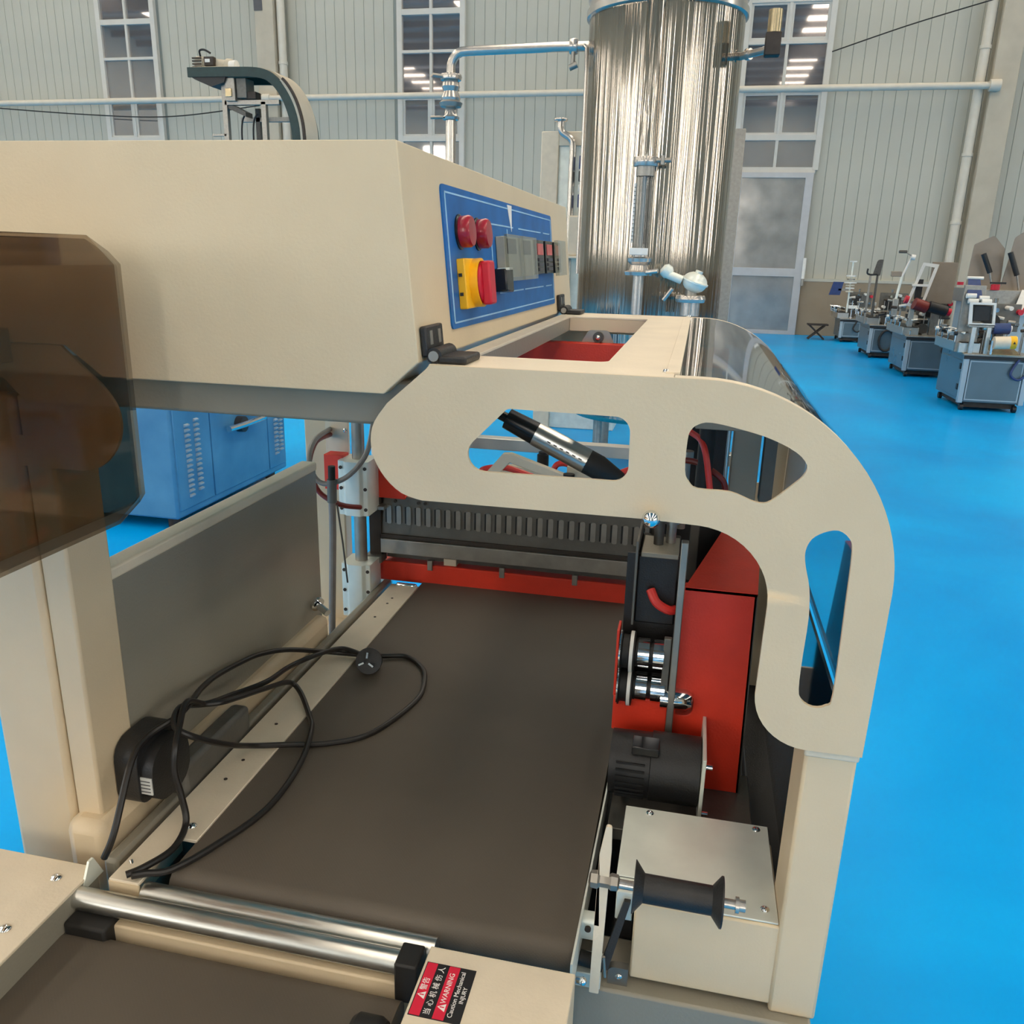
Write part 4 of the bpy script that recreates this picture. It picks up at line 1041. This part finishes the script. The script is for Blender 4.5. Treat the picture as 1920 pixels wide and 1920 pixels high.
for (x0, x1, y, z, r) in ((-0.545, -0.212, 0.569, 0.788, 0.0108), (-0.4875, -0.1855, 0.5920, 0.7865, 0.0105)):
    B().cyl((x0, y, z), (x1, y, z), r, n=28).build('transfer_roller', 'alu', ic)
box('roller_block', 'rubber', ic, -0.545, -0.500, 0.545, 0.575, 0.752, 0.779, 0.003)
box('roller_block', 'rubber', ic, -0.2135, -0.192, 0.5545, 0.5815, 0.758, 0.800, 0.002)
B().lathe((-0.235, 0.505, 0.765), (1, 0, 0), [(0, 0.010), (0.001, 0.018), (0.005, 0.021), (0.024, 0.021), (0.030, 0.018), (0.034, 0.010)], 28).build('belt_roller_end', 'rubber', ic)
B().cyl((-0.203, 0.505, 0.765), (-0.186, 0.505, 0.765), 0.007).build('roller_axle', 'steel', ic)
for (x, y) in ((-0.62, 0.15), (-0.62, 0.55), (-0.12, 0.15), (-0.12, 0.53)):
    box('leg', 'beige', ic, x - 0.02, x + 0.02, y - 0.02, y + 0.02, 0, 0.68, 0.003)
box('cross_tie', 'beige', ic, -0.62, -0.06, 0.52, 0.545, 0.62, 0.70, 0.002)
box('cross_tie', 'beige', ic, -0.62, -0.06, 0.14, 0.165, 0.62, 0.70, 0.002)
# warning sticker, printed rows run along the plate
sx0, sx1, sy0, sy1, sz = -0.1815, -0.1375, 0.500, 0.5545, 0.8105
stk = box('warning_sticker', 'blackprint', ic, sx0, sx1, sy0, sy1, sz - 0.0002, sz + 0.0003, 0)
stk['label'] = 'red and black bilingual mechanical injury warning sticker'
box('sticker_band', 'redprint', stk, sx0 + 0.0008, sx0 + 0.0098, sy0 + 0.0008, sy1 - 0.0008, sz, sz + 0.0006, 0)
box('sticker_band', 'redprint', stk, sx0 + 0.0205, sx0 + 0.0300, sy0 + 0.0008, sy1 - 0.0008, sz, sz + 0.0006, 0)
def stext(body, x, y, size, name='sticker_text', mat='whiteprint'):
    m = Matrix.Translation((x, y, sz + 0.0007)) @ Matrix.Rotation(R(90), 4, 'Z')
    return text(name, body, mat, stk, size, m, 0.0001)
for x in (sx0 + 0.0053, sx0 + 0.0252):
    yb = sy0 + (0.0165 if x < sx0 + 0.01 else 0.0085)
    B().prism([(x + 0.0032, yb), (x + 0.0032, yb + 0.0075), (x - 0.0035, yb + 0.00375)], sz + 0.0005, sz + 0.0009, 'z').build('warning_triangle', 'whiteprint', stk)
    B().prism([(x + 0.0022, yb + 0.0033), (x + 0.0022, yb + 0.0042), (x - 0.0016, yb + 0.0042), (x - 0.0016, yb + 0.0033)], sz + 0.0008, sz + 0.0011, 'z').build('triangle_mark', 'redprint', stk)
stext('\u8b66\u544a', sx0 + 0.0053, sy0 + 0.0315, 0.0066)
stext('\u5f53 \u5fc3 \u673a \u68b0 \u4f24 \u4eba', sx0 + 0.0150, sy0 + 0.0270, 0.0066)
stext('WARNING', sx0 + 0.0252, sy0 + 0.0315, 0.0064)
stext('Caution Mechanical', sx0 + 0.0340, sy0 + 0.0272, 0.0058)
stext('INJURY', sx0 + 0.0397, sy0 + 0.0272, 0.0052)

# ------------------------------------------------------------------ smoked guard
g = thing('smoked_guard', 'brown smoked acrylic guard box with angled corners in front of the sealing machine', 'guard', (-0.58, 0.4, 1.18))
x0, x1, y0, y1, z0, z1, c = -0.80, -0.4345, 0.16, 0.602, 1.179, 1.408, 0.021
prof = lambda inset: [(x0 + inset, z0 + c), (x0 + inset + c, z0 + 0), (x1 - inset - c, z0), (x1 - inset, z0 + c), (x1 - inset, z1 - c), (x1 - inset - c, z1), (x0 + inset + c, z1), (x0 + inset, z1 - c)]
def ring(y, ins):
    return [(max(x0 + ins, min(x1 - ins, px)), y, max(z0 + ins, min(z1 - ins, pz))) for px, pz in prof(0)]
rings = [ring(y0, 0.0), ring(y1 - c * 1.1, 0.0), ring(y1, c * 0.55)]
bb = B()
for q in rings:
    bb.v += q
for k in range(2):
    for i in range(8):
        bb.f.append((k * 8 + i, k * 8 + (i + 1) % 8, (k + 1) * 8 + (i + 1) % 8, (k + 1) * 8 + i))
bb.f.append(tuple(range(16, 24)))
go = bb.build('guard_shell', 'smoke', g, smooth=False)
md = go.modifiers.new('sheet', 'SOLIDIFY'); md.thickness = 0.003; md.offset = -1
for (x, y) in ((-0.475, 0.50), (-0.475, 0.25)):
    screw(g, x, y, 1.4085, 0.005)
for x in (-0.76, -0.62):
    box('mounting_tab', 'steel', g, x, x + 0.03, 0.598, 0.6366, 1.30, 1.33, 0.001)

# ------------------------------------------------------------------ power cable lying over motor, rail and belt
zt = 0.8085
pc = thing('power_cable', 'coiled black power cable with three-pin plug lying on rail and belt', 'cable', (-0.45, 0.9, 0.80))
pth = [(-0.542, 0.606, 0.806), (-0.531, 0.612, 0.835), (-0.536, 0.655, 0.888), (-0.540, 0.690, 0.896), (-0.526, 0.722, 0.903), (-0.530, 0.755, 0.902), (-0.546, 0.800, 0.893), (-0.558, 0.852, 0.882), (-0.561, 0.915, 0.869), (-0.558, 0.965, 0.858), (-0.543, 1.020, 0.840), (-0.507, 1.081, 0.811),
       (-0.466, 1.089, zt), (-0.430, 1.100, zt - 0.003), (-0.395, 1.110, zt - 0.004), (-0.362, 1.085, zt - 0.005), (-0.345, 1.048, zt - 0.005), (-0.338, 0.988, zt - 0.005), (-0.366, 0.897, zt - 0.005), (-0.409, 0.860, zt - 0.005), (-0.457, 0.839, zt - 0.002),
       (-0.492, 0.817, 0.813), (-0.492, 0.760, 0.850), (-0.500, 0.712, 0.888), (-0.518, 0.706, 0.902), (-0.530, 0.735, 0.907), (-0.529, 0.776, 0.888), (-0.512, 0.800, 0.882), (-0.513, 0.890, 0.850), (-0.515, 0.960, 0.822), (-0.497, 0.957, 0.810), (-0.461, 0.909, zt - 0.003),
       (-0.439, 0.868, zt + 0.003), (-0.425, 0.804, zt - 0.004), (-0.423, 0.720, zt - 0.005), (-0.446, 0.651, zt - 0.005), (-0.468, 0.608, zt - 0.004), (-0.486, 0.592, zt + 0.001), (-0.494, 0.584, zt + 0.0035)]
B().tube(spline(pth, 6), 0.0036, 10).build('cable', 'cable', pc)
pth2 = [(-0.438, 1.078, zt), (-0.470, 1.086, zt + 0.006), (-0.495, 1.086, zt + 0.008), (-0.510, 1.035, 0.828), (-0.527, 0.985, 0.832), (-0.520, 0.907, 0.850), (-0.540, 0.855, 0.856), (-0.530, 0.785, 0.884), (-0.524, 0.740, 0.912), (-0.512, 0.705, 0.902), (-0.503, 0.683, 0.893), (-0.502, 0.676, 0.868), (-0.496, 0.675, 0.838), (-0.489, 0.668, 0.811), (-0.480, 0.631, zt + 0.001), (-0.490, 0.600, zt + 0.002), (-0.502, 0.586, zt + 0.001)]
B().tube(spline(pth2, 6), 0.0036, 10).build('cable', 'cable', pc)
pl = B().lathe((-0.434, 1.062, 0.816), (0.10, -0.75, 0.35), [(-0.024, 0.005), (-0.018, 0.012), (-0.004, 0.017), (0.010, 0.0195), (0.014, 0.0195), (0.015, 0.0)], 24).build('plug_body', 'black', pc)
pd = Vector((0.10, -0.75, 0.35)).normalized()
pr_ = Vector((1, 0, 0)); pr_ = (pr_ - pd * pr_.dot(pd)).normalized(); pu = pd.cross(pr_)
for (a, b_, ang) in ((-0.006, -0.004, 30), (0.006, -0.004, -30), (0.0, 0.007, 90)):
    c0 = Vector((-0.434, 1.062, 0.816)) + pd * 0.014 + pr_ * a * 1.2 + pu * b_ * 1.2
    e = pr_ * math.cos(R(ang)) + pu * math.sin(R(ang)); n_ = pd.cross(e)
    q = [c0 + e * 0.0042 * s1 + n_ * 0.0013 * s2 for s1, s2 in ((-1, -1), (1, -1), (1, 1), (-1, 1))]
    B().hexa(q, [p + pd * 0.015 for p in q]).build('plug_pin', 'chrome', pl)

# ------------------------------------------------------------------ labelling machines along the right
def labeler(x, y, w, d, h, label, kind):
    t = thing('labeling_machine', label, 'machine', (x + w / 2, y + d / 2, 0), 'labelling machines by the back wall')
    body = box('cabinet_body', 'cabgrey', t, x + 0.02, x + w, y + 0.02, y + d, 0.09, h, 0.004)
    box('plinth', 'iron', t, x + 0.07, x + w - 0.05, y + 0.07, y + d - 0.05, 0.03, 0.095, 0.003)
    for px in (x, x + w - 0.05):
        box('corner_post', 'cabpost', t, px, px + 0.05, y, y + 0.05, 0.08, h, 0.004)
    dr = B().prism([(x + 0.06, 0.11), (x + w - 0.06, 0.11), (x + w - 0.06, h - 0.05), (x + 0.06, h - 0.05)], y + 0.008, y + 0.022, 'y',
                   [[(x + 0.072, 0.122), (x + w - 0.072, 0.122), (x + w - 0.072, h - 0.062), (x + 0.072, h - 0.062)]]).build('door_frame', 'cabpost', t)
    box('door', 'cabgrey', t, x + 0.06, x + w - 0.06, y + 0.012, y + 0.022, 0.11, h - 0.05, 0.002)
    box('side_door', 'cabgrey', t, x + 0.012, x + 0.022, y + 0.10, y + d - 0.06, 0.12, h - 0.06, 0.002)
    for z in (0.20, h - 0.15):
        box('side_hinge', 'black', t, x + 0.004, x + 0.014, y + 0.10, y + 0.15, z, z + 0.06, 0.002)
    for (px, py) in ((x + 0.06, y + 0.06), (x + w - 0.06, y + 0.06), (x + 0.06, y + d - 0.06), (x + w - 0.06, y + d - 0.06)):
        B().cyl((px - 0.018, py, 0.035), (px + 0.018, py, 0.035), 0.035, n=14).build('caster', 'black', t)
    box('table_plate', 'steel', t, x - 0.02, x + w + 0.02, y - 0.02, y + d, h, h + 0.02, 0.003)
    box('table_skirt', 'black', t, x - 0.01, x + w, y - 0.012, y + 0.0, h - 0.035, h, 0.002)
    # conveyor strip with side rails, guide rods
    box('conveyor_bed', 'alu', t, x - 0.06, x + 0.14, y + 0.05, y + d + 0.05, h + 0.02, h + 0.12, 0.004)
    box('conveyor_belt', 'rubber', t, x - 0.045, x + 0.125, y + 0.045, y + d + 0.055, h + 0.118, h + 0.126, 0.002)
    for k in range(4):
        yy = y + 0.12 + k * (d - 0.2) / 3
        B().cyl((x - 0.09, yy, h + 0.12), (x - 0.09, yy, h + 0.24), 0.008, n=10).cyl((x - 0.12, yy, h + 0.22), (x + 0.02, yy, h + 0.22), 0.007, n=10).build('guide_rod', 'chrome', t)
        B().cyl((x - 0.105, yy, h + 0.205), (x - 0.075, yy, h + 0.205), 0.022, n=12).build('rod_clamp', 'white' if k % 2 else 'black', t)
    for xx in (x - 0.03, x + 0.05):
        B().cyl((xx, y + 0.05, h + 0.215), (xx, y + d, h + 0.215), 0.010, n=10).build('guide_rail', 'white', t)
    # drive motor and terminal box
    B().lathe((x + 0.22, y + 0.20, h + 0.10), (0, 1, 0), [(0, 0.04), (0, 0.065), (0.16, 0.065), (0.17, 0.05), (0.22, 0.05)], 18).build('motor', 'darksteel', t)
    box('terminal_box', 'black', t, x + 0.19, x + 0.28, y + 0.24, y + 0.34, h + 0.16, h + 0.21, 0.006)
    box('gear_case', 'steel', t, x + 0.16, x + 0.30, y + 0.44, y + 0.56, h + 0.02, h + 0.20, 0.01)
    # head: back plate on a column with rollers and label reel
    cx = x + 0.36
    B().cyl((cx, y + 0.55, h + 0.02), (cx, y + 0.55, h + 0.55), 0.022, n=16).build('head_column', 'chrome', t)
    box('column_block', 'alu', t, cx - 0.05, cx + 0.05, y + 0.50, y + 0.60, h + 0.26, h + 0.34, 0.004)
    bp = box('head_plate', 'gunmetal', t, cx - 0.20, cx + 0.22, y + 0.44, y + 0.455, h + 0.22, h + 0.50, 0.004)
    for (dx, dz, m) in ((-0.14, 0.28, 'white'), (-0.05, 0.44, 'chrome'), (0.08, 0.46, 'white'), (0.16, 0.30, 'chrome')):
        B().cyl((cx + dx, y + 0.30, h + dz), (cx + dx, y + 0.45, h + dz), 0.022, n=16).build('guide_roller', m, t)
    B().cyl((cx - 0.06, y + 0.36, h + 0.32), (cx - 0.06, y + 0.42, h + 0.32), 0.075, n=24).build('rubber_wheel', 'black', t)
    B().cyl((cx + 0.20, y + 0.38, h + 0.42), (cx + 0.20, y + 0.45, h + 0.42), 0.028, n=16).build('red_knob', 'switch_red', t)
    box('sensor_arm', 'white', t, cx - 0.22, cx - 0.19, y + 0.34, y + 0.46, h + 0.20, h + 0.26, 0.003)
    box('peel_plate', 'steel', t, cx - 0.26, cx - 0.08, y + 0.30, y + 0.44, h + 0.165, h + 0.175, 0.002)
    # small fittings crowded round the head
    rnd = random.Random(kind)
    for k in range(16):
        px, py, pz = x + rnd.uniform(-0.02, w - 0.08), y + rnd.uniform(0.02, 0.42), h + rnd.uniform(0.05, 0.42)
        m = rnd.choice(['darksteel', 'black', 'steel', 'iron', 'white', 'alu', 'darksteel'])
        a, b2, c2 = rnd.uniform(0.02, 0.07), rnd.uniform(0.03, 0.08), rnd.uniform(0.02, 0.06)
        if k % 2:
            box('bracket', m, t, px, px + a, py, py + b2, pz, pz + c2, 0.003)
            B().cyl((px + a / 2, py + b2 / 2, h + 0.01), (px + a / 2, py + b2 / 2, pz), 0.006, n=8).build('bracket_post', 'chrome', t)
        else:
            B().cyl((px, py, pz), (px + a + 0.04, py, pz + rnd.uniform(-0.02, 0.02)), 0.012 + 0.014 * rnd.random(), n=12).build('fitting', m, t)
            B().cyl((px + 0.02, py, h + 0.01), (px + 0.02, py, pz), 0.006, n=8).build('fitting_post', 'steel', t)
    # coiled lead
    B().tube(spline([(x + w - 0.12, y - 0.005, h - 0.02), (x + w - 0.18, y - 0.02, h - 0.16), (x + w - 0.10, y - 0.022, h - 0.22), (x + w - 0.03, y - 0.02, h - 0.14), (x + w - 0.06, y - 0.005, h - 0.02)], 5), 0.012).build('lead', 'bluedark' if kind == 'a' else 'rubber', t)
    return t, cx

M['cabgrey'] = pbr('grey_blue_cabinet_steel', (104, 122, 130), 0.3, 0.5, var=0.1, scale=3, rvar=0.08)
M['cabpost'] = pbr('pale_cabinet_edge', (166, 182, 190), 0.35, 0.4, var=0.05, scale=4)

t, cx = labeler(2.68, 9.30, 0.62, 0.92, 0.56, 'labelling machine with cream film roll, yellow sticker and brassy sheet in front', 'a')
B().cyl((2.90, 9.24, 0.70), (3.10, 9.24, 0.71), 0.062, n=28).build('film_roll', 'cream', t)
B().cyl((3.04, 9.24, 0.7085), (3.095, 9.24, 0.7105), 0.0632, n=28).build('roll_sticker', 'yellow', t)
B().prism([(3.055, 0.70), (3.08, 0.70), (3.068, 0.725)], 9.172, 9.178, 'y').build('sticker_mark', 'black', t)
B().cyl((2.89, 9.24, 0.585), (2.89, 9.24, 0.72), 0.012).build('roll_stand', 'chrome', t)
B().hexa([(2.90, 9.22, 0.583), (3.16, 9.22, 0.583), (3.12, 9.42, 0.66), (2.88, 9.42, 0.66)], [(2.90, 9.22, 0.587), (3.16, 9.22, 0.587), (3.12, 9.42, 0.665), (2.88, 9.42, 0.665)]).build('film_sheet', 'gold', t)
B().cyl((2.90, 9.34, 0.83), (3.05, 9.34, 0.835), 0.055, n=24).build('ribbon_roll', 'bluedark', t)
B().cyl((3.05, 9.34, 0.835), (3.07, 9.34, 0.835), 0.03, n=16).build('roll_hub', 'white', t)
fr = B().prism([(2.66, 0.86), (2.90, 0.86), (2.88, 1.08), (2.64, 1.08)], 9.30, 9.325, 'y', [[(2.69, 0.88), (2.875, 0.88), (2.86, 1.06), (2.668, 1.06)]]).build('white_frame', 'white', t)
box('frame_base', 'steel', t, 2.66, 2.92, 9.30, 9.36, 0.84, 0.87, 0.003)
box('frame_foot', 'alu', t, 2.70, 2.74, 9.30, 9.34, 0.58, 0.84, 0.003)
box('frame_foot', 'alu', t, 2.84, 2.88, 9.30, 9.34, 0.58, 0.84, 0.003)
box('dark_drive', 'black', t, 2.70, 2.86, 9.34, 9.48, 0.90, 1.05, 0.006)
B().hexa([(2.62, 9.36, 1.12), (2.76, 9.36, 1.12), (2.75, 9.50, 1.30), (2.64, 9.50, 1.30)], [(2.62, 9.37, 1.12), (2.76, 9.37, 1.12), (2.75, 9.51, 1.30), (2.64, 9.51, 1.30)]).build('ribbon', 'bluedark', t)
for (xx, yy, zz) in ((2.64, 9.36, 1.14), (2.76, 9.36, 1.12), (2.66, 9.34, 1.09), (2.78, 9.34, 1.09)):
    B().cyl((xx - 0.03, yy, zz), (xx + 0.06, yy, zz), 0.024, n=14).build('white_roller', 'white', t)
B().cyl((2.63, 9.51, 1.31), (2.78, 9.51, 1.31), 0.016, n=12).build('top_roller', 'white', t)
B().cyl((2.55, 9.42, 1.24), (2.55, 9.42, 1.27), 0.03).build('red_knob', 'switch_red', t)
box('head_support', 'steel', t, 2.60, 2.80, 9.42, 9.46, 0.58, 1.24, 0.004)

t, cx = labeler(2.72, 12.00, 0.62, 1.0, 0.52, 'labelling machine with tall taupe back plate and slanted white frame', 'b')
box('back_plate', 'smoked_plate', t, 2.93, 3.24, 12.20, 12.215, 0.95, 1.47, 0.003)
box('plate_stand', 'steel', t, 3.02, 3.12, 12.215, 12.26, 0.54, 1.0, 0.003)
B().prism([(2.66, 0.92), (2.86, 0.86), (2.99, 1.44), (2.80, 1.46)], 12.10, 12.125, 'y', [[(2.70, 0.95), (2.84, 0.905), (2.945, 1.40), (2.825, 1.42)]]).build('white_frame', 'white', t)
box('frame_bar', 'white', t, 2.70, 2.90, 12.08, 12.11, 1.16, 1.19, 0.003)
box('inner_bracket', 'black', t, 2.76, 2.84, 12.13, 12.17, 1.0, 1.25, 0.003)
box('frame_foot', 'alu', t, 2.72, 2.78, 12.10, 12.14, 0.54, 0.93, 0.003)
B().cyl((2.74, 12.0, 0.95), (2.90, 12.02, 0.90), 0.075, n=20).build('dark_reel', 'darkredtube', t)
B().cyl((2.92, 12.0, 0.92), (3.14, 12.02, 0.86), 0.07, n=20).build('rubber_roll', 'black', t)
B().cyl((3.15, 12.0, 0.86), (3.19, 12.0, 0.85), 0.05).build('red_knob', 'switch_red', t)
B().cyl((2.62, 12.0, 1.00), (2.66, 12.0, 0.99), 0.05).build('red_knob', 'switch_red', t)

t, cx = labeler(2.68, 14.30, 0.60, 1.0, 0.50, 'labelling machine with dark flat paddle and coiled black lead on its door', 'c')
B().prism(rpoly([(2.62, 1.26, 0.0), (2.73, 1.26, 0.0), (2.75, 1.50, 0.01), (2.67, 1.50, 0.05)], 4), 14.40, 14.42, 'y').build('paddle', 'darksteel', t)
box('paddle_post', 'darksteel', t, 2.68, 2.71, 14.40, 14.43, 0.52, 1.28, 0.003)
box('paddle_post', 'steel', t, 2.58, 2.61, 14.40, 14.43, 0.52, 1.26, 0.003)
B().tube(spline([(2.54, 14.4, 1.36), (2.54, 14.4, 1.29), (2.60, 14.4, 1.27), (2.68, 14.4, 1.28)], 4), 0.014).build('hook', 'black', t)
B().cyl((3.02, 14.45, 0.9), (3.06, 14.45, 1.26), 0.02).build('mast', 'galv', t)
B().cyl((3.06, 14.45, 1.26), (3.16, 14.45, 1.55), 0.016).build('arm', 'white', t)
B().cyl((3.14, 14.42, 1.55), (3.20, 14.42, 1.54), 0.04).build('arm_joint', 'white', t)
box('arm_head', 'darksteel', t, 2.96, 3.08, 14.42, 14.46, 1.60, 1.645, 0.012)
B().tube([(3.06, 14.44, 1.62), (3.16, 14.44, 1.56)], 0.01).build('arm_link', 'steel', t)
box('mast_head', 'smoked_plate', t, 2.90, 3.05, 14.43, 14.50, 1.25, 1.33, 0.01)
B().tube([(2.94 + 0.11 * math.cos(R(a)), 14.275, 0.28 + 0.16 * math.sin(R(a))) for a in range(0, 361, 20)], 0.018).build('coiled_lead', 'rubber', t)
box('mast_foot', 'alu', t, 2.98, 3.06, 14.42, 14.48, 0.52, 0.92, 0.003)

t, cx = labeler(2.66, 17.10, 0.42, 0.8, 0.42, 'small labelling machine with stacked white discs and navy side plate', 'd')
B().hexa([(2.40, 17.2, 0.86), (2.60, 17.2, 0.86), (2.64, 17.2, 1.10), (2.46, 17.2, 1.10)], [(2.40, 17.23, 0.86), (2.60, 17.23, 0.86), (2.64, 17.23, 1.10), (2.46, 17.23, 1.10)]).build('navy_plate', 'bluedark', t)
B().cyl((2.76, 17.2, 0.44), (2.76, 17.2, 1.48), 0.016).build('mast', 'galv', t)
for k, (z, r, m) in enumerate(((0.92, 0.07, 'cream'), (0.98, 0.08, 'white'), (1.03, 0.08, 'cream'), (1.08, 0.11, 'white'), (1.14, 0.07, 'steel'), (1.20, 0.09, 'white'), (1.46, 0.07, 'white'))):
    B().cyl((2.76, 17.2, z), (2.76, 17.2, z + 0.025), r, n=18).build('disc', m, t)
box('plate_arm', 'steel', t, 2.56, 2.78, 17.2, 17.23, 0.94, 0.98, 0.003)
box('white_bracket', 'white', t, 2.78, 2.96, 17.18, 17.22, 0.62, 0.68, 0.004)

# machine with taupe guard flaps and sloped control desk beyond the labelling machines
t = thing('guarded_machine', 'grey machine with two taupe guard flaps, gas struts and sloped white control desk', 'machine', (3.6, 11.0, 0))
box('machine_body', 'cabpost', t, 3.10, 4.5, 10.46, 11.5, 0.08, 1.02, 0.008)
for (px, py) in ((3.2, 10.55), (4.4, 10.55), (3.2, 11.4), (4.4, 11.4)):
    B().cyl((px, py, 0), (px, py, 0.09), 0.04).build('leveling_foot', 'iron', t)
box('deck', 'steel', t, 3.05, 4.5, 10.44, 11.5, 1.02, 1.18, 0.006)
B().prism(rpoly([(2.96, 1.18, 0), (3.32, 1.18, 0), (3.30, 1.62, 0.02), (3.17, 1.76, 0.03), (2.98, 1.66, 0.03)], 4), 10.72, 10.74, 'y').build('guard_flap', 'smoked_plate', t)
B().prism(rpoly([(3.30, 1.18, 0), (3.95, 1.18, 0), (3.95, 1.90, 0.02), (3.55, 1.88, 0.04), (3.36, 1.74, 0.05)], 4), 10.64, 10.66, 'y').build('guard_flap', 'smoked_plate', t)
for (a, b_) in (((3.06, 10.62, 1.56), (3.16, 10.62, 1.36)), ((3.31, 10.56, 1.58), (3.42, 10.56, 1.34))):
    B().cyl(a, b_, 0.028, n=14).build('gas_strut', 'black', t)
    B().cyl(b_, (b_[0] + 0.05, b_[1], b_[2] - 0.17), 0.010, n=10).build('strut_rod', 'steel', t)
B().hexa([(3.36, 10.30, 0.92), (3.70, 10.30, 0.92), (3.70, 10.46, 1.16), (3.46, 10.46, 1.16)], [(3.36, 10.28, 0.95), (3.70, 10.28, 0.95), (3.70, 10.44, 1.19), (3.46, 10.44, 1.19)]).build('control_desk', 'white', t)
for dx in (0.0, 0.07):
    B().cyl((3.48 + dx, 10.30, 0.975), (3.48 + dx, 10.275, 0.995), 0.025, n=14).build('red_button', 'switch_red', t)
box('control_screen', 'black', t, 3.50, 3.66, 10.345, 10.40, 1.06, 1.12, 0.004)
box('front_rail', 'steel', t, 3.08, 3.30, 10.40, 10.46, 0.72, 0.98, 0.004)
B().cyl((3.18, 10.42, 1.18), (3.18, 10.42, 1.24), 0.045, n=16).build('red_knob', 'switch_red', t)
box('knob_lever', 'black', t, 3.12, 3.28, 10.40, 10.43, 1.245, 1.265, 0.003)

# low X-legged stool by the door
t = thing('folding_stool', 'low dark stool with crossed legs standing at the foot of wall', 'stool', (2.28, 17.5, 0))
box('seat', 'iron', t, 2.12, 2.50, 17.40, 17.62, 0.27, 0.30, 0.004)
for yy in (17.42, 17.58):
    B().tube([(2.16, yy, 0.02), (2.44, yy + 0.004, 0.27)], 0.014, 8).build('leg', 'iron', t)
    B().tube([(2.44, yy, 0.02), (2.16, yy + 0.004, 0.27)], 0.014, 8).build('leg', 'iron', t)
for xx in (2.16, 2.44):
    B().tube([(xx, 17.41, 0.015), (xx, 17.60, 0.015)], 0.014, 8).build('foot_bar', 'iron', t)
